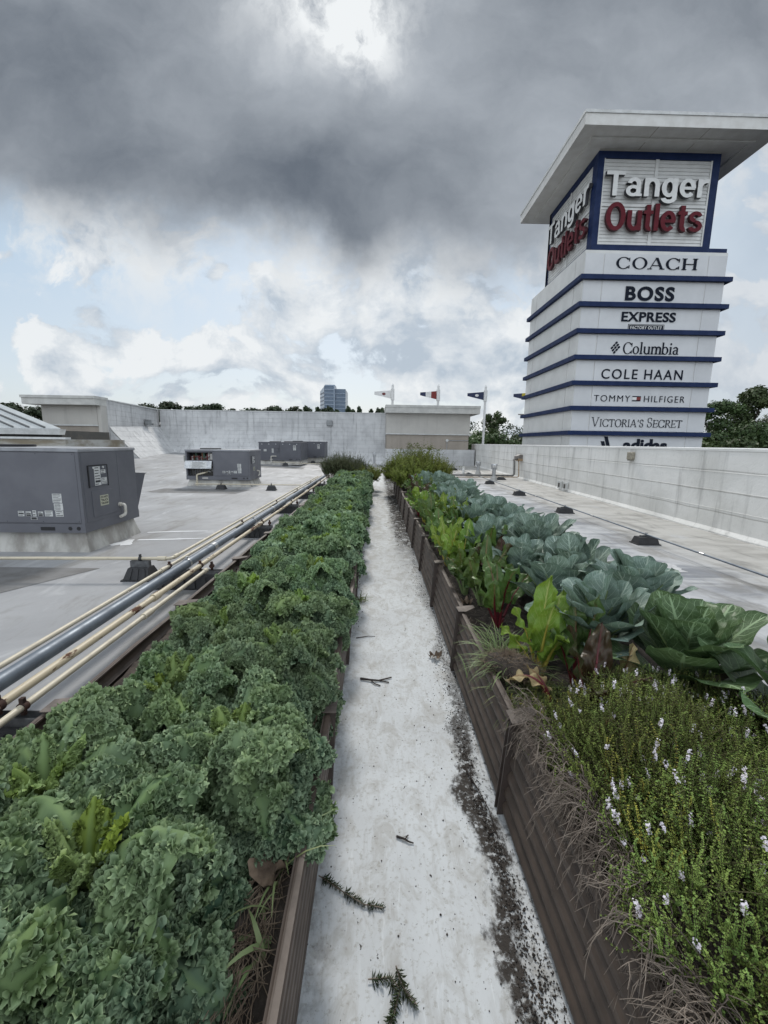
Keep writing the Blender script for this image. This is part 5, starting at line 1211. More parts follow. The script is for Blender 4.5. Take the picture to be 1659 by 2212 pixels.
def kale_leaf(c, r, L, W, a0, a1, az, base, nu, nv, youth=0., tone0=.5, frill=1., dens=6500., fsz=.019):
    t, mid, tan, nrm, side = blade_frame(L, a0, a1, nv, 1.3, r.uniform(-.25, .25))
    s = np.clip((t-.16)/.84, 0, 1)
    ph = r.uniform(0, 6.28)
    w = W*np.clip(np.sin(np.pi*np.clip(s, .0, 1)**.72), 0, 1)**.62
    u = np.linspace(-1, 1, nu); u = np.sign(u)*np.abs(u)**.92
    lob = 1+.20*np.sin(s*15+ph)[:, None]*np.sign(u)[None]+.10*np.sin(s*27+2*ph)[:, None]
    wl = np.maximum(w[:, None]*lob, .007*(1-.5*t[:, None]))
    q = u[None]*wl
    au = np.abs(u)[None]+0*q
    droop = r.uniform(.55, 1.05)
    P = mid[:, None]+side[:, None]*q[..., None]-nrm[:, None]*(droop*au**2*wl*1.0)[..., None]
    # puffed lobes of the blade, then tightly curled frills standing on it
    A = sstep(au*wl, .005, .035)*np.clip(s*5, 0, 1)[:, None]*frill
    F = np.stack([q, (t*L)[:, None]+0*q, np.full(q.shape, r.uniform(0, 30))], -1).reshape(-1, 3)
    n1 = vnoise(F*np.array((11, 11, 1))+r.uniform(0, 20)); n2 = vnoise(F*np.array((27, 27, 1))+7.7)
    d = (n1*np.array((.012, .012, .036))+n2*np.array((.018, .018, .040)))*A.reshape(-1, 1)
    D = (side[:, None]*d[:, 0].reshape(nv, nu)[..., None]+tan[:, None]*d[:, 1].reshape(nv, nu)[..., None]+nrm[:, None]*d[:, 2].reshape(nv, nu)[..., None])
    G = P+D
    tone = np.clip(tone0-.18+.25*n2[:, 2], 0, 1); yo = np.clip(youth+.10*n1[:, 0], 0, 1)
    rib = sstep(np.abs(q), .0075, .003).reshape(-1)*np.repeat(np.clip(1.15-t, 0, 1), nu)
    c.add(rot_z(G.reshape(-1, 3), az)+base, Q=grid_quads(nv, nu), col=np.stack([tone, yo, rib], 1))
    # frills
    gv = np.gradient(G, axis=0); gu = np.gradient(G, axis=1)
    T = gv/(np.linalg.norm(gv, axis=2, keepdims=True)+1e-9); N = np.cross(gv, gu); N /= np.linalg.norm(N, axis=2, keepdims=True)+1e-9
    area = float((w*2).mean()*L); m = int(area*dens)
    iv = r.integers(int(nv*.17), nv-1, m*3); uu = np.sign(r.uniform(-1, 1, m*3))*r.uniform(.0, 1., m*3)**.75
    keep = (r.uniform(0, w.max(), m*3) < w[iv]+.01) & (np.abs(uu)*w[iv] > .009+.016*(1-s[iv])) ; iv, uu = iv[keep][:m], uu[keep][:m]; m = len(iv)
    iu = np.clip(np.round((np.sign(uu)*np.abs(uu)**(1/.92)+1)/2*(nu-1)).astype(int), 0, nu-1)
    f1, f2 = r.uniform(0, 1, (m, 1)), r.uniform(0, 1, (m, 1)); i2, j2 = np.clip(iv+1, 0, nv-1), np.clip(iu+1, 0, nu-1)
    O = (G[iv, iu]*(1-f1)+G[i2, iu]*f1)*(1-f2)+(G[iv, j2]*(1-f1)+G[i2, j2]*f1)*f2
    n_, t_ = N[iv, iu], T[iv, iu]; b_ = np.cross(n_, t_); ph = r.uniform(0, 6.28, (m, 1))
    e1 = t_*np.cos(ph)+b_*np.sin(ph); e2 = np.cross(n_, e1)
    K = 7; tau = np.linspace(-.5, .5, K)[None, :, None]; ln = fsz*r.uniform(.7, 1.4, (m, 1, 1)); p2 = r.uniform(0, 6.28, (m, 1, 1)); hh = fsz*r.uniform(.5, 1.0, (m, 1, 1))
    wav = np.sin(tau*r.uniform(6, 13, (m, 1, 1))+p2); bow = (tau**2-.1)*r.uniform(-1.6, 1.6, (m, 1, 1))
    tilt = r.uniform(-.5, .5, (m, 1, 1))
    def row(k):
        return O[:, None]+e1[:, None]*tau*ln*(1+.35*k)+e2[:, None]*((wav*.16*(.5+1.3*k)+bow*.6+tilt*k*.7)*ln)+n_[:, None]*(hh*k*(1+.25*np.cos(tau*9+p2)*k)-.003)
    W = np.stack([row(0.), row(.6), row(1.05)], 2)              # m, K, 3, 3
    W[:, :, 2] += e2[:, None]*(np.sign(tilt)*.22*ln)
    W = W.reshape(-1, 3)
    a = np.arange(m)[:, None]*K*3; k_ = np.arange(K-1)[:, None]*3; q0 = (k_+np.arange(2)[None]).reshape(-1)
    Q = np.stack([a+q0, a+q0+1, a+q0+4, a+q0+3], -1).reshape(-1, 4)
    lv = np.clip(tone0-.10+r.uniform(-.12, .12, (m, 1))+.22*n2.reshape(nv, nu, 3)[iv, iu, 2][:, None], 0, 1)
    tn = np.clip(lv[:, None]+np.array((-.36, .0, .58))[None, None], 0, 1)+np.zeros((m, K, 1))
    yy = np.clip(youth+.10*n1.reshape(nv, nu, 3)[iv, iu, 0]+r.uniform(-.06, .06, m), 0, 1)[:, None, None]+np.zeros((m, K, 3))
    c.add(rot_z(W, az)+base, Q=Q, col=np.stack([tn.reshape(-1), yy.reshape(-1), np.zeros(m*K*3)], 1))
def kale_meshes(seed, nu, nv, dens, fsz):
    r = np.random.default_rng(seed); f = Cloud(); y = Cloud()
    top = .20; k = 0
    for n_, L, W, e0, e1, b, yo in ((7, .41, .155, 30, -84, .09, .0), (6, .39, .150, 52, -72, .17, .03), (5, .34, .130, 68, -44, .21, .14)):
        a = r.uniform(0, 6.28)
        for i in range(n_):
            kale_leaf(f, r, L*r.uniform(.85, 1.12), W*r.uniform(.85, 1.15), R_(e0+r.uniform(-9, 9)), R_(e1+r.uniform(-14, 14)), a+i*2*np.pi/n_+r.uniform(-.25, .25), np.array((0, 0, b+r.uniform(-.03, .03))), nu, nv, max(0, yo+r.uniform(-.04, .20)*(r.random() < .5)), .42+r.uniform(-.12, .14), 1., dens, fsz)
    for i in range(6):
        kale_leaf(y, r, r.uniform(.11, .20), r.uniform(.026, .045), R_(r.uniform(64, 84)), R_(r.uniform(28, 62)), i*1.05+r.uniform(-.3, .3), np.array((0, 0, .22)), 13, 19, r.uniform(.35, .95), .62, .5, dens*1.5, fsz*.8)
    s = Cloud(); V, Q = np_tube([(0, 0, -.06), (.01, 0, .08), (0, .005, .24)], [.017, .016, .012], 8); s.add(V, Q=Q, col=(0, 0, 0))
    for i in range(7):
        a = i*.9; V, Q = np_tube([(0, 0, .06+.02*i), (.05*math.cos(a), .05*math.sin(a), .10+.02*i), (.10*math.cos(a), .10*math.sin(a), .13+.02*i)], [.006, .005, .0045], 5); s.add(V, Q=Q, col=(0, 0, 0))
    return f.mesh('foliage', kale_m), y.mesh('young_leaves', kale_m), s.mesh('stem', stalkg_m)
KALE_HI = [kale_meshes(100+i, 25, 37, 12500., .0175) for i in range(4)]
KALE_LO = [kale_meshes(200+i, 15, 22, 3800., .031) for i in range(4)]
def put_plant(name, meshes, names, label, cat, loc, group, rz, sc):
    t = thing(name, label, cat, loc, group, rz); t.scale = sc if hasattr(sc, '__len__') else (sc, sc, sc)
    for n_, me in zip(names, meshes): link(n_, me, t)
    return t
def ordinal(n): return ('first second third fourth fifth sixth seventh eighth ninth tenth eleventh twelfth thirteenth fourteenth fifteenth sixteenth seventeenth eighteenth nineteenth twentieth'.split()+['%dth' % k for k in range(21, 80)])[n-1]
def plant_kale():
    r = random.Random(21)
    inner = [(-.50, .28), (-.64, .80), (-.47, 1.28), (-.43, 1.80), (-.45, 2.40), (-.46, 3.0)]; outer = [(-1.02, .42), (-.93, 1.04), (-.80, 1.52), (-.84, 2.10), (-.86, 2.68), (-.88, 3.28)]
    y = 3.62
    while y < 12.9: inner.append((-.46+r.uniform(-.05, .05), y+r.uniform(-.06, .06))); y += .60
    y = 3.88
    while y < 13.1: outer.append((-.93+r.uniform(-.05, .05), y+r.uniform(-.06, .06))); y += .60
    mid = [(-.74, 5.4), (-.76, 7.6), (-.74, 9.8), (-.75, 12.)]
    for rowname, row in (('row beside the path', inner), ('row beside the pipes', outer), ('gap between the two rows', mid)):
        for i, (x, yy) in enumerate(row):
            hi = yy < 3.3; lib = KALE_HI if hi else KALE_LO
            m = lib[(i*3+len(rowname)) % 4 if not hi else (i+len(rowname)) % 4]; s = r.uniform(.92, 1.1)
            if rowname[0] == 'g': s *= .88
            if rowname[-2] == 'e': s *= .92
            if yy < .9: s *= .95
            put_plant('kale_plant', m, ('foliage', 'young_leaves', 'stem'), f'curly green kale plant in the {rowname}, {ordinal(i+1)} from the camera', 'kale', (x, yy, SOIL-.01), 'curly kale plants in the left raised bed', r.uniform(0, 6.28), (s, s, s*r.uniform(1.0, 1.22)))
plant_kale()

def paddle_leaf(c, st, r, L, W, pet, a0, a1, az, base, nu, nv, tone=.5, youth=0., cup=.22, crinkle=.0, wav=.015, shape=.5, stalk_r=.006, narrow=1., droop=0., taper=.0):
    """pet: share of the length that is bare stalk"""
    t, mid, tan, nrm, side = blade_frame(L, a0, a1, nv, 1.4, r.uniform(-.15, .15))
    s = np.clip((t-pet)/(1-pet), 0, 1); k0 = np.searchsorted(t, pet)
    w = W*np.clip(np.sin(np.pi*np.clip(s*.97+.03, 0, 1)**shape), 0, 1)**.5
    idx = np.arange(max(0, k0-1), nv); t2, s2, w2 = t[idx], s[idx], w[idx]; mid2, tan2, nrm2, side2 = mid[idx], tan[idx], nrm[idx], side[idx]
    u = np.linspace(-1, 1, nu); ph = r.uniform(0, 6.28)
    wl = w2[:, None]*(1+.03*np.sin(s2*11+ph)[:, None]*np.sign(u)[None]+.02*np.sin(s2*23+ph*2)[:, None]); q = u[None]*wl; au = np.abs(u)[None]+0*q
    P = mid2[:, None]+side2[:, None]*q[..., None]+nrm2[:, None]*(cup*wl*au**1.6+wav*np.sin(s2*17+ph)[:, None]*au**2*np.sign(u)[None])[..., None]
    F = np.stack([q, (t2*L)[:, None]+0*q, np.full(q.shape, r.uniform(0, 30))], -1).reshape(-1, 3)
    n1 = vnoise(F*np.array((9, 9, 1))); n2 = vnoise(F*np.array((38, 38, 1))); n3 = vnoise(F*np.array((85, 85, 1)))
    env = (sstep(au, .04, .3)).reshape(-1, 1)
    dz = (n1[:, 2:]*(.008+.012*crinkle)+n2[:, 2:]*(.004+.022*crinkle)+n3[:, 2:]*.014*crinkle)*env
    dx = (n1[:, :1]*.004+n2[:, :1]*.005*crinkle)*env
    m = len(idx)
    ks = min(1., W/.065); dz = dz*ks; dx = dx*ks
    V = P.reshape(-1, 3)+np.repeat(nrm2, nu, 0)*dz+np.repeat(side2, nu, 0)*dx
    col = np.stack([np.clip(tone+.25*n1[:, 0]+.15*n2[:, 2], 0, 1), np.clip(youth+.12*n1[:, 1], 0, 1), sstep(np.abs(q), .006, .003).reshape(-1)*np.repeat(np.clip(1.1-s2, 0, .8), nu)], 1)
    uv = np.stack([np.tile((u+1)/2, m), np.repeat(s2, nu)], 1)
    c.add(rot_z(V, az)+base, Q=grid_quads(m, nu), col=col, uv=uv)
    if st is not None:
        k1 = min(nv-1, k0+max(2, int((nv-k0)*.55))); pts = mid[:k1+1]-nrm[:k1+1]*.002
        rad = np.interp(np.arange(k1+1), [0, k0, k1], [stalk_r*1.35, stalk_r, stalk_r*.3])
        V, Q = np_tube(pts, rad, 6); st.add(rot_z(V, az)+base, Q=Q, col=(0, 0, 0))
def collard_meshes(seed, mat, n=21, size=1.):
    r = np.random.default_rng(seed); f, s = Cloud(), Cloud()
    for i in range(n):
        k = i/n; a = i*2.4+r.uniform(-.3, .3)
        L = size*(.41-.13*k)*r.uniform(.9, 1.1); W = size*(.116-.036*k)*r.uniform(.9, 1.12)
        paddle_leaf(f, s, r, L, W, .33, R_(42+40*k+r.uniform(-8, 8)), R_(14+56*k+r.uniform(-14, 14)), a, np.array((0, 0, .06+.10*k)), 19, 30, .45+r.uniform(-.25, .25), .05+r.uniform(0, .25)*(r.random() < .3), .16+.16*k, .0, .007, .80, .0065)
    V, Q = np_tube([(0, 0, -.05), (0, 0, .10), (.005, 0, .18)], [.018, .017, .012], 8); s.add(V, Q=Q, col=(0, 0, 0))
    return f.mesh('foliage', mat), s.mesh('stalks', stalkg_m)
def plant_collards():
    r = random.Random(8)
    B = [collard_meshes(300+i, collard_m) for i in range(4)]; Gm = [collard_meshes(320+i, collardg_m, 18, 1.16) for i in range(2)]
    spots = [(1.66, 1.42, 1, .96), (1.56, 1.86, 1, 1.0), (1.32, 2.22, 0, 1.1), (1.68, 2.56, 0, 1.12), (1.24, 2.72, 0, 1.05), (1.60, 3.12, 0, 1.12), (1.20, 3.3, 0, 1.0)]
    y = 3.75; k = 0
    while y < 10.6: spots.append((1.60+r.uniform(-.08, .08), y, 0, r.uniform(.9, 1.2))); spots.append((1.20+r.uniform(-.08, .08), y+.26, 0, r.uniform(.85, 1.12))); y += .54
    desc = {0: 'large green collard plant at the right edge, nearest the camera', 1: 'large green collard plant with holed leaves, second from the camera', 2: 'blue-green collard plant between the dark red chard and the green collards', 3: 'blue-green collard plant with broad round leaves beside the open roof'}
    for i, (x, y, g, s) in enumerate(spots):
        lab = desc.get(i) or f'blue-green collard plant in the {"row beside the open roof" if x > 1.42 else "row beside the chard"}, {ordinal(1+sum(1 for q in spots[4:i] if (q[0] > 1.42) == (x > 1.42)))} after the near clump'
        o = put_plant('collard_plant', (Gm if g else B)[i % (2 if g else 4)], ('foliage', 'stalks'), lab, 'collard', (x, y, SOIL-.01), 'collard plants in the right raised bed', r.uniform(0, 6.28), (s*1.12, s*1.12, s*r.uniform(1.1, 1.36)))
        o.rotation_euler = (r.uniform(-.16, .16), r.uniform(-.16, .16), r.uniform(0, 6.28))
plant_collards()
def chard_plant(label, loc, leaves, lm, sm, seed, group='chard plants in the right raised bed'):
    """leaves: (azimuth deg, length, width, start deg, end deg, youth)"""
    r = np.random.default_rng(seed); f, s = Cloud(), Cloud()
    for az, L, W, a0, a1, yo in leaves:
        paddle_leaf(f, s, r, L, W, .36, R_(a0), R_(a1), R_(az), np.array((.012*math.cos(R_(az)), .012*math.sin(R_(az)), 0)), 23, 36, .5+r.uniform(-.2, .2), yo, -.10, .62, .016, .62, .0075)
    return put_plant('chard_plant', (f.mesh('foliage', lm), s.mesh('stalks', sm)), ('foliage', 'stalks'), label, 'chard', loc, group, 0, (1.18, 1.18, 1.34)), (f, s)
def plant_chard():
    z = SOIL-.005; lib = []
    chard_plant('lime green chard with yellow stalks, upright, standing alone near the path', (.92, 2.12, z), [(240, .36, .058, 84, 66, .1), (180, .33, .058, 78, 50, .25), (100, .42, .068, 86, 78, .2), (20, .38, .066, 82, 56, .15), (280, .30, .06, 70, 40, .3), (150, .26, .05, 60, 20, .6)], chardy_m, stalky_m, 1)
    chard_plant('green chard with red stalk beside the lime green one', (1.08, 2.02, z), [(100, .34, .062, 84, 70, .1), (20, .38, .06, 80, 64, .1), (190, .30, .055, 70, 50, .2), (300, .27, .05, 55, 10, .1)], chardg_m, stalkr_m, 2)
    chard_plant('dark red chard rising at the back of the thyme', (1.00, 1.72, z), [(170, .36, .056, 82, 66, 0), (60, .36, .056, 80, 44, .4), (330, .30, .05, 74, 30, .3), (250, .30, .05, 66, 30, .1)], chardr_m, stalkr_m, 3)
    chard_plant('wilted tan chard leaf drooping beside the dark red chard', (.87, 1.80, z), [(160, .27, .028, 84, -60, .2), (120, .2, .024, 75, -20, .1)], wilt_m, stalkr_m, 4)
    chard_plant('pale dried chard leaf standing against the collards', (1.14, 1.78, z), [(20, .27, .040, 82, 50, 0), (200, .18, .03, 60, 10, .1)], wilt_m, stalkr_m, 5)
    chard_plant('pale yellow leaf poking out of the thyme', (.96, 1.52, z), [(250, .20, .05, 76, 60, 0)], wilt_m, stalkr_m, 6)
    r = random.Random(5); rr = np.random.default_rng(9)
    y = 2.72; i = 0
    while y < 9.6:
        for x0 in ((.80, 1.02) if y > 3.2 else (.86,)):
            x = x0+r.uniform(-.05, .05); yy = y+r.uniform(-.08, .08); n = r.randint(6, 9); kind = r.choice((0, 1, 3, 3, 3, 2, 0, 3)) if i > 1 else (1, 3)[i]
            lv = [(a*360/n+r.uniform(-25, 25), r.uniform(.28, .44)*(1. if y < 5 else 1.1), r.uniform(.045, .07), r.uniform(66, 86), r.uniform(10, 70), r.uniform(0, .5)) for a in range(n)]
            m = ((chardy_m, stalky_m), (chardg_m, stalkr_m), (chardr_m, stalkr_m), (chardg_m, stalkg_m))[kind]
            nm = ('lime green chard with yellow stalks', 'green chard with red stalks', 'dark red-leaved chard', 'green-stalked leafy chard')[kind]
            chard_plant(f'{nm}, {ordinal(i+1)} chard along the middle of the right bed', (x, yy, z), lv, m[0], m[1], 50+i); i += 1
        y += .36
plant_chard()

# ================================================================ THYME, HERBS, GRASS
def sprig_cloud(c, r, base, tip, n_node, leaf, tone, youth, spread=1., stem=.0011, wide=.42, per=4, bend=.02):
    base, tip = np.array(base), np.array(tip); k = np.linspace(0, 1, n_node)[:, None]
    b = r.normal(scale=bend, size=3); pts = base+(tip-base)*k+b*np.sin(np.pi*k*.8)
    V, Q = np_tube(pts[::max(1, n_node//5)], stem, 3); c.add(V, Q=Q, col=(.2, 0, .8))
    lo = int(n_node*.18); P = pts[lo:]; m = len(P)
    d = (tip-base)/np.linalg.norm(tip-base); a = np.cross(d, (0.3, .5, .1)); a /= np.linalg.norm(a); bb = np.cross(d, a)
    ang = (np.arange(m)[:, None]*1.2+np.arange(per)[None]*2*np.pi/per+r.uniform(0, 6)+r.uniform(-.3, .3, (m, per))).reshape(-1)
    Pm = np.repeat(P, per, 0); out = np.cos(ang)[:, None]*a+np.sin(ang)[:, None]*bb
    dirv = out*spread+d*r.uniform(.15, .8, (m*per, 1)); dirv /= np.linalg.norm(dirv, axis=1, keepdims=True)
    sd = np.cross(dirv, d); sd /= np.linalg.norm(sd, axis=1, keepdims=True)+1e-9; up = np.cross(sd, dirv)
    s = leaf*r.uniform(.65, 1.25, (m*per, 1))*np.repeat(np.linspace(1.1, .6, m), per)[:, None]
    A = Pm; B = Pm+dirv*s*.55+sd*s*wide+up*s*.10; C_ = Pm+dirv*s; D = Pm+dirv*s*.55-sd*s*wide+up*s*.10
    V = np.stack([A, B, C_, D], 1).reshape(-1, 3); n = m*per
    tn = np.repeat(np.clip(tone+.30*np.repeat(np.linspace(-.4, .6, m), per)+r.uniform(-.2, .2, n), 0, 1), 4)
    c.add(V, Q=np.arange(4*n).reshape(-1, 4), col=np.stack([tn, np.full(4*n, youth), np.zeros(4*n)], 1))
def petals(c, r, p, d, n, rad, h, s):
    P = np.array(p)+d*r.uniform(0, h, (n, 1)); o = r.normal(size=(n, 3)); o /= np.linalg.norm(o, axis=1, keepdims=True); P = P+o*rad
    nn = o+r.normal(scale=.4, size=(n, 3)); ax = np.cross(nn, r.normal(size=(n, 3))); ax /= np.linalg.norm(ax, axis=1, keepdims=True); ay = np.cross(nn/np.linalg.norm(nn, axis=1, keepdims=True), ax)
    q = s*r.uniform(.7, 1.3, (n, 1)); V = np.stack([P-ax*q, P-ay*q*.8, P+ax*q, P+ay*q*.8], 1).reshape(-1, 3)
    c.add(V, Q=np.arange(4*n).reshape(-1, 4), col=(0, 0, 0))
def thyme_meshes(seed, n, rad, hgt, flowers, leaf=.0060):
    r = np.random.default_rng(seed); c = Cloud(); heads = []
    yc = [(r.uniform(-1, 1)*rad, r.uniform(-1, 1)*rad) for _ in range(3)]
    for i in range(n):
        q = math.sqrt(r.uniform()); a = r.uniform(0, 6.28); x, y = math.cos(a)*q*rad, math.sin(a)*q*rad
        hh = hgt*(1-.52*q**2)*r.uniform(.72, 1.12); ln = r.uniform(.13, .23)
        lean = np.array((math.cos(a)*q*.34, math.sin(a)*q*.34, 1))+r.normal(scale=.19, size=3)*np.array((1, 1, .2)); lean /= np.linalg.norm(lean)
        tip = np.array((x, y, hh)); base = tip-lean*ln
        yel = min(math.hypot(x-p, y-w) for p, w in yc) < .10 and r.random() < .55
        tn = .42+.22*math.sin(9*x+4*y+seed)+r.uniform(-.18, .18)
        sprig_cloud(c, r, base, tip, r.integers(17, 25), leaf, tn, r.uniform(.5, .9) if yel else r.uniform(0, .22), 1., .0012)
        for _ in range(2):
            b2 = base+(tip-base)*r.uniform(.2, .6); t2 = b2+(lean+r.normal(scale=.5, size=3)*np.array((1, 1, .3)))*ln*r.uniform(.35, .55)
            sprig_cloud(c, r, b2, t2, 8, leaf*.9, tn, r.uniform(0, .25), 1., .0009)
        if i < flowers: heads.append((tip-lean*.008, lean))
    return c.mesh('foliage', thyme_m, smooth=False), heads
def twig_mesh(seed, n=190, L=.62, out=(.05, .16)):
    """dead woody stems spilling over the board: local -x is outward, origin at the board top"""
    r = np.random.default_rng(seed); c = Cloud()
    for i in range(n):
        cl = r.integers(0, 9); y = (cl/8-.5)*L+r.normal(scale=.035); x0 = r.uniform(.0, .10); R = r.uniform(*out)*(.55+.45*math.sin(cl*2.3+seed)**2); dz = r.uniform(.0, .17)**1.0; dy = r.normal(scale=.07)
        k = np.linspace(0, 1, 7)
        pts = np.stack([x0-R*k**1.0, y+dy*k+.012*np.sin(k*6+r.uniform(0, 6)), r.uniform(-.0, .06)+.05*np.sin(k*2.6)-dz*k**2.2], 1)+np.cumsum(r.normal(scale=.0035, size=(7, 3)), 0)
        V, Q = np_tube(pts, np.linspace(r.uniform(.0011, .0021), .0007, 7), 4); c.add(V, Q=Q, col=(0, 0, 0))
        for _ in range(3):
            j = r.integers(2, 6); d = pts[min(j+1, 6)]-pts[j-1]; d = d/np.linalg.norm(d)+r.normal(scale=.45, size=3); e = pts[j]+d*r.uniform(.02, .055)
            V, Q = np_tube([pts[j], (pts[j]+e)/2+r.normal(scale=.003, size=3), e], [.0012, .001, .0007], 3); c.add(V, Q=Q, col=(0, 0, 0))
    return c.mesh('dead_twigs', twig_m, smooth=True)
def plant_thyme():
    FH = []
    for k in range(4):
        f = Cloud(); petals(f, np.random.default_rng(480+k), (0, 0, 0), np.array((0, 0, 1.)), 18+4*k, .0055, .020+.006*k, .0036); FH.append(f.mesh('flower_head', flower_m, smooth=False))
    def bush(K, label, loc, s):
        t = put_plant('thyme_bush', K[:1], ('foliage',), label, 'thyme', loc, 'thyme bushes in the right raised bed', 0, s)
        for n, (p, d) in enumerate(K[1]):
            o = link('flower_head', FH[n % 4], t); o.location = tuple(p); o.rotation_euler = Vector(d).to_track_quat('Z', 'Y').to_euler()
        return t
    K = [thyme_meshes(400, 900, .42, .41, 90), thyme_meshes(401, 900, .42, .40, 130), thyme_meshes(402, 900, .41, .39, 60)]
    small = thyme_meshes(404, 190, .22, .13, 0)
    TW = [twig_mesh(450), twig_mesh(451), twig_mesh(452)]
    spots = [((1.05, 1.32), 2, 1., 'green thyme bush nearest the chard, dead twigs hanging over the board', True), ((1.05, .86), 0, 1.02, 'thyme bush with pale flowers at middle of the board edge, twigs spilling out', True), ((1.07, .38), 1, 1., 'flowering thyme bush at the bottom edge of the picture, twigs spilling out', True),
             ((1.50, 1.22), 1, .98, 'thyme bush with pale flower spikes below the big collards', False), ((1.52, .74), 0, 1.05, 'flowering thyme bush at right picture edge', False), ((1.58, .24), 2, 1., 'thyme bush at the bottom right corner', False), ((1.16, 1.62), 0, .72, 'yellowing thyme clump around the dark red chard', False), ((1.40, 1.56), 2, .8, 'green thyme clump squeezed between the dark red chard and the big collards', False)]
    for i, ((x, y), k, s, lab, tw) in enumerate(spots):
        t = bush(K[k], lab, (x, y, SOIL-.01), s)
        if tw:
            o = link('dead_twigs', TW[i], t); o.location = ((.655-x)/s, 0, (BH-SOIL+.015)/s)
    bush(small, 'small fine-leaved green thyme cushion at the board by the chard', (.84, 1.74, SOIL-.01), 1.)
plant_thyme()
def shrub_meshes(seed, n, rad, hgt, leaf, mat, per, wide, node, spread, lean=.45, bare=0):
    r = np.random.default_rng(seed); c, s = Cloud(), Cloud()
    for i in range(n):
        q = math.sqrt(r.uniform()); a = r.uniform(0, 6.28); x, y = math.cos(a)*q*rad*.5, math.sin(a)*q*rad*.5
        d = np.array((math.cos(a)*q*lean, math.sin(a)*q*lean, 1))+r.normal(scale=.10, size=3); d /= np.linalg.norm(d); h = hgt*(1-.3*q*q)*r.uniform(.75, 1.1)
        base = np.array((x, y, 0)); tip = base+d*h; tn = r.uniform(.2, .75)
        V, Q = np_tube([base, base+d*h*.5], .003, 4); s.add(V, Q=Q, col=(.2, 0, 1))
        sprig_cloud(c, r, base+d*h*.25, tip, node, leaf, tn, r.uniform(0, .25), spread, .0016, wide, per, .03)
        for _ in range(3):
            b2 = base+d*h*r.uniform(.25, .8); t2 = b2+(d+r.normal(scale=.55, size=3))*h*r.uniform(.16, .32)
            sprig_cloud(c, r, b2, t2, node//2, leaf*.9, tn, r.uniform(0, .3), spread, .0012, wide, per, .02)
    return c.mesh('foliage', mat, smooth=False), s.mesh('stems', twig_m)
def plant_shrubs():
    r = random.Random(31)
    RM = [shrub_meshes(500+i, 120, .48, .88, .034, rosemary_m, 4, .16, 26, .9, .42) for i in range(2)]
    for i, (x, y, s, lab) in enumerate(((-1.50, 14.3, 1.0, 'upright grey-green rosemary bush at the outer end of the kale bed'), (-1.12, 14.0, .95, 'upright rosemary bush right behind the last kale plants'), (-.85, 14.9, 1.02, 'tall rosemary bush at middle of the far end of the left bed'), (-1.35, 15.2, 1.05, 'rosemary bush at the far outer corner of the left bed'), (-.62, 14.2, .72, 'lower rosemary bush at the path side of the left bed'))):
        put_plant('rosemary_bush', RM[i % 2], ('foliage', 'stems'), lab, 'rosemary', (x, y, SOIL-.02), 'rosemary bushes at the far end of the left bed', r.uniform(0, 6), s)
    HB = [shrub_meshes(520+i, 150, .7, .98, .052, herb_m, 3, .36, 16, 1.1, .62) for i in range(2)]
    lowm = shrub_meshes(530, 70, .5, .5, .05, herb_m, 3, .36, 12, 1.1, .9)
    for i, (x, y, s, lab) in enumerate(((.98, 11.2, .95, 'bushy yellow-green herb leaning over the path at its far end'), (1.45, 11.6, 1.0, 'bushy yellow-green herb behind the last collards'), (1.0, 12.3, 1.08, 'tallest yellow-green seeding herb beside the path end'), (1.52, 12.7, 1.1, 'tall yellow-green seeding herb on the outer side of the right bed'), (1.2, 13.7, 1.05, 'yellow-green herb bush at the far end of the right bed'), (.72, 13.2, .9, 'yellow-green herb bush spilling over the far path edge'))):
        put_plant('herb_bush', HB[i % 2], ('foliage', 'stems'), lab, 'herb', (x, y, SOIL-.02), 'yellow-green herbs at the far end of the right bed', r.uniform(0, 6), s)
    put_plant('herb_bush', lowm, ('foliage', 'stems'), 'low sprawling herb on the path side at the far end of the left bed', 'herb', (-.36, 13.6, SOIL-.02), None, .4, 1.0)
    put_plant('herb_bush', lowm, ('foliage', 'stems'), 'low sprawling herb drooping onto the path between the two beds', 'herb', (-.30, 14.6, SOIL-.02), None, 2.4, 1.05)
    # seed heads rising out of the herbs
    c = Cloud(); rr = np.random.default_rng(77)
    for i in range(60):
        x, y = rr.uniform(.7, 1.75), rr.uniform(11, 14); z0 = SOIL+.7; h = rr.uniform(.2, .55); tip = np.array((x+rr.normal(scale=.09), y+rr.normal(scale=.08), z0+h))
        V, Q = np_tube([(x, y, z0-.2), ((x+tip[0])/2, (y+tip[1])/2, z0+h*.5), tip], [.004, .003, .002], 4); c.add(V, Q=Q, col=(.7, .2, .5))
        for k in range(9):
            d = rr.normal(size=3)*np.array((1, 1, .35)); d /= np.linalg.norm(d); e = tip+d*rr.uniform(.03, .07)+np.array((0, 0, .02)); V, Q = np_tube([tip, e], .0016, 3); c.add(V, Q=Q, col=(.6, .2, .5))
            petals(c, rr, e, np.array((0, 0, 1.)), 4, .008, .008, .008)
    props(link('herb_seed_heads', c.mesh('herb_seed_heads', herb_m, smooth=False)), 'loose seeding stems rising above the yellow-green herbs', 'seed heads', kind='stuff')
plant_shrubs()
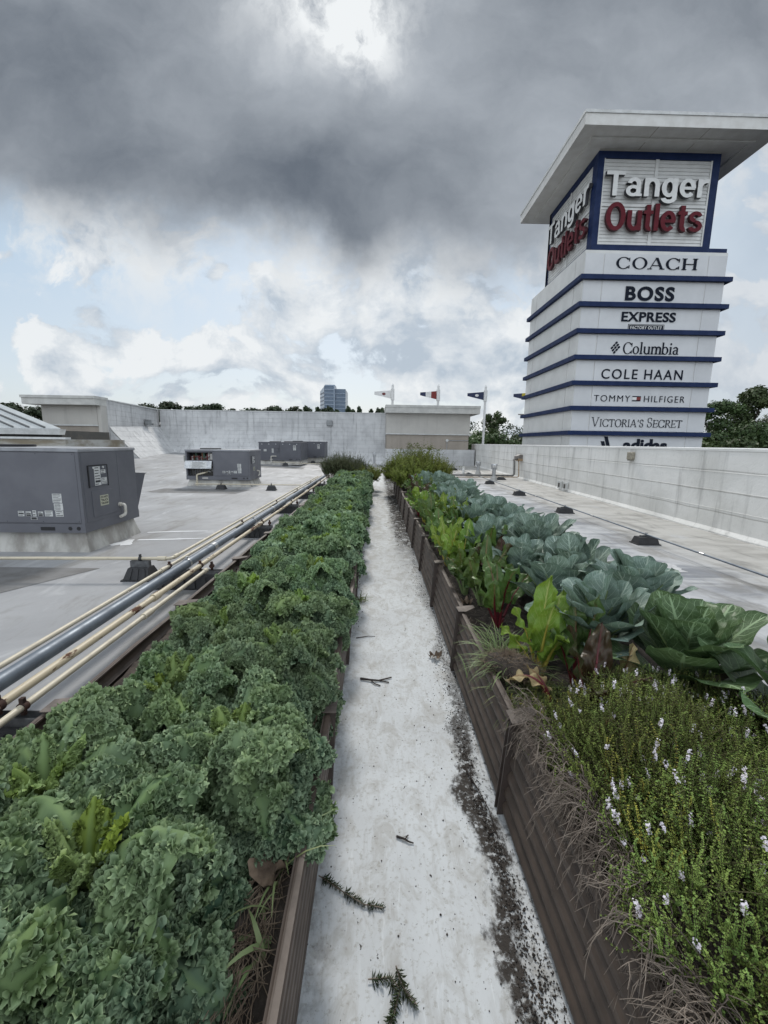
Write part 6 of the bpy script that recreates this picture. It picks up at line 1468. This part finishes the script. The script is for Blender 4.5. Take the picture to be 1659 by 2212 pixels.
def blades(c, r, n, cx, cy, sx, sy, z0, L, w, out=0., tone=(.3, .9), youth=(0, .4), az=None, el=(25, 85), flop=1.2):
    for i in range(n):
        a = r.uniform(0, 6.28) if az is None else R_(az)+r.normal(scale=.6); e = R_(r.uniform(*el)); l = r.uniform(.5, 1.1)*L; k = np.linspace(0, 1, 6)
        ang = e-flop*k**1.5; rr_ = np.concatenate(([0], np.cumsum(np.cos(ang[1:])*l/5))); zz = np.concatenate(([0], np.cumsum(np.sin(ang[1:])*l/5)))
        x, y = cx+r.normal()*sx, cy+r.normal()*sy; P = np.stack([x+rr_*math.cos(a), y+rr_*math.sin(a), z0+zz], 1); sd = np.array((-math.sin(a), math.cos(a), r.normal(scale=.3)))
        ww = (w*r.uniform(.6, 1.2)*(1-k**2.2)+.0004)[:, None]; V = np.stack([P-sd*ww, P+sd*ww], 1).reshape(-1, 3)
        c.add(V, Q=grid_quads(6, 2), col=(r.uniform(*tone), r.uniform(*youth), 0))
def plant_grass():
    r = np.random.default_rng(61); c = Cloud(); blades(c, r, 190, .77, 2.22, .06, .11, SOIL, .28, .0032, youth=(0, .15))
    blades(c, r, 70, .72, 2.12, .03, .06, SOIL+.03, .30, .0032, az=190, el=(30, 70), youth=(0, .15))
    t = thing('grass_tuft', 'tuft of green grass blades at the board beside the lime green chard', 'grass tuft', (.79, 2.2, SOIL)); me = c.mesh('blades', grass_m); o = link('blades', me, t); o.location = (-.79, -2.2, -SOIL)
    c = Cloud(); blades(c, r, 260, .84, 1.93, .08, .09, SOIL+.005, .24, .0022, tone=(.2, .8), youth=(.1, .7), el=(-5, 40), flop=.9)
    t = thing('grass_tuft', 'flattened pulled grass lying between the turf clod and the chard', 'grass tuft', (.84, 1.93, SOIL)); o = link('blades', c.mesh('blades', grass_m), t); o.location = (-.84, -1.93, -SOIL)
    c = Cloud(); blades(c, r, 22, 1.72, .98, .06, .08, SOIL+.06, .34, .006, tone=(.4, .9), youth=(0, .2))
    t = thing('grass_tuft', 'broad green grass blades beside the thyme at right picture edge', 'grass tuft', (1.72, .98, SOIL)); o = link('blades', c.mesh('blades', grass_m), t); o.location = (-1.72, -.98, -SOIL)
    c = Cloud(); blades(c, r, 10, -.275, 1.02, .012, .05, SOIL-.0, .24, .004, tone=(.4, .8), youth=(.2, .6), el=(45, 85)); blades(c, r, 7, -.27, .85, .012, .03, SOIL, .15, .007, tone=(.4, .8), youth=(.1, .5), el=(20, 70))
    t = thing('weed', 'small grassy weed growing against the inner side of the left board', 'weed', (-.27, 1, SOIL)); o = link('blades', c.mesh('blades', grass_m), t); o.location = (.27, -1, -SOIL)
    c = Cloud(); blades(c, r, 16, -.17, 4.15, .02, .05, .01, .13, .005, tone=(.3, .7), youth=(.1, .5), el=(30, 85)); blades(c, r, 6, -.17, 4.1, .02, .04, .01, .16, .009, tone=(.3, .7), youth=(0, .3))
    t = thing('weed', 'small weed growing at the foot of the left board on the path', 'weed', (-.17, 4.15, 0)); o = link('blades', c.mesh('blades', grass_m), t); o.location = (.17, -4.15, 0)
    # clod of turf lying roots up on the board edge
    n = 26; th = np.linspace(0, 2*np.pi, n, endpoint=False); V = []
    rr = np.random.default_rng(4); rings = 12
    for i in range(rings):
        a = math.pi*i/(rings-1)-math.pi/2
        for k in th: V.append((.15*math.cos(a)*math.cos(k), .085*math.cos(a)*math.sin(k), .058*math.sin(a)))
    V = np.array(V); V += vnoise(V*22+3)*.020+vnoise(V*60)*.010
    V = rot_z(V, -.5)
    Q = np.array([(i*n+k, i*n+(k+1) % n, (i+1)*n+(k+1) % n, (i+1)*n+k) for i in range(rings-1) for k in range(n)])
    t = thing('turf_clod', 'brown clod of dead turf resting at the edge of the right bed', 'turf clod', (.715, 2.04, SOIL+.10)); c = Cloud(); c.add(V, Q=Q, col=(0, 0, 0)); link('earth', c.mesh('earth', soil_m), t)
    c = Cloud(); 
    for i in range(900):
        p = V[rr.integers(len(V))]; 
        d = rr.normal(size=3)*np.array((1, 1, .35))+p/np.linalg.norm(p)*.8; d /= np.linalg.norm(d)
        W, Q = np_tube([p, p+d*.02+rr.normal(scale=.004, size=3), p+d*.04+rr.normal(scale=.008, size=3)], [.0010, .0008, .0005], 3); c.add(W, Q=Q, col=(0, 0, 0))
    link('roots', c.mesh('roots', straw_m), t)
plant_grass()

# ================================================================ MULCH AND DEBRIS
def debris():
    r = np.random.default_rng(71)
    def straw(name, label, n, fx, fy, z, L, mat):
        c = Cloud()
        for i in range(n):
            x, y = fx(), fy(); a = r.uniform(0, 6.28) if r.random() < .4 else r.normal(1.5, .45); l = r.uniform(.5, 1.2)*L; e = r.normal(scale=.16); d = np.array((math.cos(a), math.sin(a), e)); k = r.normal(scale=.16*l, size=3)*np.array((1, 1, .3)); p = np.array((x, y, z+r.uniform(0, .028)))
            V, Q = np_tube([p-d*l/2, p+k*.5, p+d*l/2], [.0009, .0016, .0008], 3); c.add(V, Q=Q, col=(0, 0, 0))
        props(link(name, c.mesh(name, mat)), label, 'mulch', kind='stuff')
    straw('straw_mulch', 'dry straw mulch along the inner side of the left board', 1700, lambda: -.255-abs(r.normal(scale=.075)), lambda: r.uniform(.1, 3.2)**1.0, SOIL+.008, .10, straw_m)
    straw('straw_mulch', 'scattered dead stems under the kale', 1300, lambda: r.uniform(-1.36, -.25), lambda: r.uniform(.1, 5), SOIL+.004, .07, twig_m)
    straw('straw_mulch', 'scattered dead stems on the soil of the right bed', 700, lambda: r.uniform(.66, 1.2), lambda: r.uniform(1.6, 4.5), SOIL+.004, .06, twig_m)
    # crumbs of soil on the path, soil heaped along the foot of the right board
    def crumbs(name, label, P, s, mat, kind='stuff'):
        n = len(P); base = np.array([(1, 0, 0), (-1, 0, 0), (0, 1, 0), (0, -1, 0), (0, 0, 1), (0, 0, -1)], float); tri = np.array([(0, 2, 4), (2, 1, 4), (1, 3, 4), (3, 0, 4), (2, 0, 5), (1, 2, 5), (3, 1, 5), (0, 3, 5)])
        V = P[:, None]+base[None]*s[:, None, None]*r.uniform(.5, 1.3, (n, 6, 1)); V[..., 2] = np.maximum(V[..., 2], .005)
        T = (tri[None]+6*np.arange(n)[:, None, None]).reshape(-1, 3); c = Cloud(); c.add(V.reshape(-1, 3), T=T, col=(0, 0, 0))
        props(link(name, c.mesh(name, mat, smooth=False)), label, 'soil', kind=kind)
    n = 5200; y = .75+9*r.uniform(0, 1, n)**3.4; wob = .10*np.sin(y*2.1)+.05*np.sin(y*5.3+1); x = np.interp(y, [1.3, 2.6], [.495, .55])+.25*wob+r.normal(scale=.035, size=n)*(1+.6*np.sin(y*3)); x = np.minimum(x, .575)
    s = r.uniform(.0012, .0048, n)*(1+.8*(r.random(n) < .05))
    crumbs('spilled_soil', 'dark soil spilled along the path at the foot of the right bed', np.stack([x, y, .004+s*.5], 1), s, soil_m)
    n = 520; y = r.uniform(.75, 9, n)**1.0; x = np.clip(.56-np.abs(r.exponential(.17, n)), -.17, .57); s = r.uniform(.0015, .005, n)
    crumbs('soil_crumbs', 'loose crumbs of soil scattered over the white path', np.stack([x, y, .004+s*.5], 1), s, soil_m)
    n = 700; y = r.uniform(3.4, 14, n); x = -.20-.006*y+np.abs(r.normal(scale=.045, size=n)); s = r.uniform(.002, .008, n)
    crumbs('soil_crumbs', 'soil and leaf crumbs along the foot of the left bed', np.stack([x, y, .004+s*.5], 1), s, soil_m)
    n = 1100; y = r.uniform(6.5, 14.5, n); x = .56-np.abs(r.normal(scale=.11, size=n)); s = r.uniform(.003, .012, n)
    crumbs('leaf_litter', 'dark leaf litter along the far part of the path', np.stack([x, y, .004+s*.4], 1), s, soil_m)
    # rosemary cuttings
    def cutting(label, pts, seed):
        rr = np.random.default_rng(seed); c = Cloud(); st = Cloud(); o = np.array(pts[0])
        for A, B in zip(pts[:-1], pts[1:]):
            A, B = np.array(A), np.array(B); n = max(6, int(np.linalg.norm(B-A)/.005)); sprig_cloud(c, rr, A-o, B-o, n, .024, .40, 0., .85, .0018, .12, 6, .004)
        V, Q = np_tube(np.array(pts)-o, .0022, 5); st.add(V, Q=Q, col=(0, 0, 0))
        put_plant('rosemary_cutting', (c.mesh('needles', rosemary_m, smooth=False), st.mesh('stem', twig_m)), ('needles', 'stem'), label, 'rosemary cutting', tuple(o), 'rosemary cuttings dropped on the path', 0, 1.)
    cutting('straight rosemary cutting lying at the left board on the white path', [(-.205, 1.335, .016), (-.12, 1.285, .014), (-.03, 1.235, .014), (.04, 1.225, .012)], 1)
    cutting('forked rosemary cutting lying lower on the white path', [(-.01, 1.025, .013), (.06, 1.03, .014), (.088, 1.0, .014), (.07, .95, .014), (.05, .91, .013)], 2)
    cutting('short rosemary tip crossing the forked cutting', [(.078, 1.055, .018), (.09, 1.01, .02), (.135, .965, .014)], 3)
    def twig(label, pts, rad, extra=()):
        pts = np.array(pts); o = pts[0].copy(); c = Cloud(); V, Q = np_tube(pts-o, np.linspace(rad, rad*.5, len(pts)), 6); c.add(V, Q=Q, col=(0, 0, 0))
        for e in extra:
            V, Q = np_tube(np.array(e)-o, rad*.5, 5); c.add(V, Q=Q, col=(0, 0, 0))
        ob = link('twig', c.mesh('twig', M('dark_twig', (.05, .04, .033), (.028, .022, .02), 30., .85) if 'dark_twig' not in MATS else MATS['dark_twig'])); ob.location = tuple(o); props(ob, label, 'twig', 'twigs dropped on the path')
    twig('short dark branching twig on the path beside the kale overhang', [(-.10, 2.68, .014), (-.03, 2.66, .016), (.03, 2.66, .012), (.12, 2.70, .012)], .008, [[(-.03, 2.66, .016), (.0, 2.62, .012), (.04, 2.60, .010)], [(.03, 2.66, .012), (.10, 2.64, .01)]])
    twig('tiny dark curled twig in the middle of the white path', [(.10, 1.50, .01), (.135, 1.485, .012), (.15, 1.475, .011), (.17, 1.47, .009)], .005, [[(.135, 1.485, .012), (.15, 1.505, .01)]])
    twig('long thin twig lying in the spilled soil by the post', [(.47, 1.86, .012), (.50, 1.74, .018), (.525, 1.62, .016), (.53, 1.50, .012)], .0035)
    twig('thin twig across the far path beside the left board', [(-.16, 3.30, .01), (-.06, 3.33, .012), (.0, 3.335, .008)], .004)
    # dry crumpled leaves
    def dry(label, x, y, z, s, seed, rz):
        rr = np.random.default_rng(seed); c = Cloud(); paddle_leaf(c, None, rr, s, s*.34, .08, R_(25), R_(-50), rz, np.zeros(3), 15, 20, .5, 0, .9, 1.3, .02, .5)
        ob = link('dry_leaf', c.mesh('dry_leaf', dryleaf_m)); ob.location = (x, y, z); props(ob, label, 'dry leaf', 'dry leaves on the beds')
    dry('crumpled brown leaf on the straw at the bottom of the left bed', -.32, .98, SOIL+.03, .13, 1, 1.0)
    dry('curled brown leaf at the inner corner of the left board', -.28, 1.62, SOIL+.03, .12, 2, 2.2)
    dry('small tan leaf on soil under the lime green chard', .80, 2.32, SOIL+.02, .08, 3, .5)
    dry('brown leaf at the foot of the second post on the path', .50, 2.95, .02, .09, 4, 2.5)
    dry('yellowed leaf lying on the far soil of the right bed', .76, 3.1, SOIL+.02, .10, 5, 2.9)
debris()
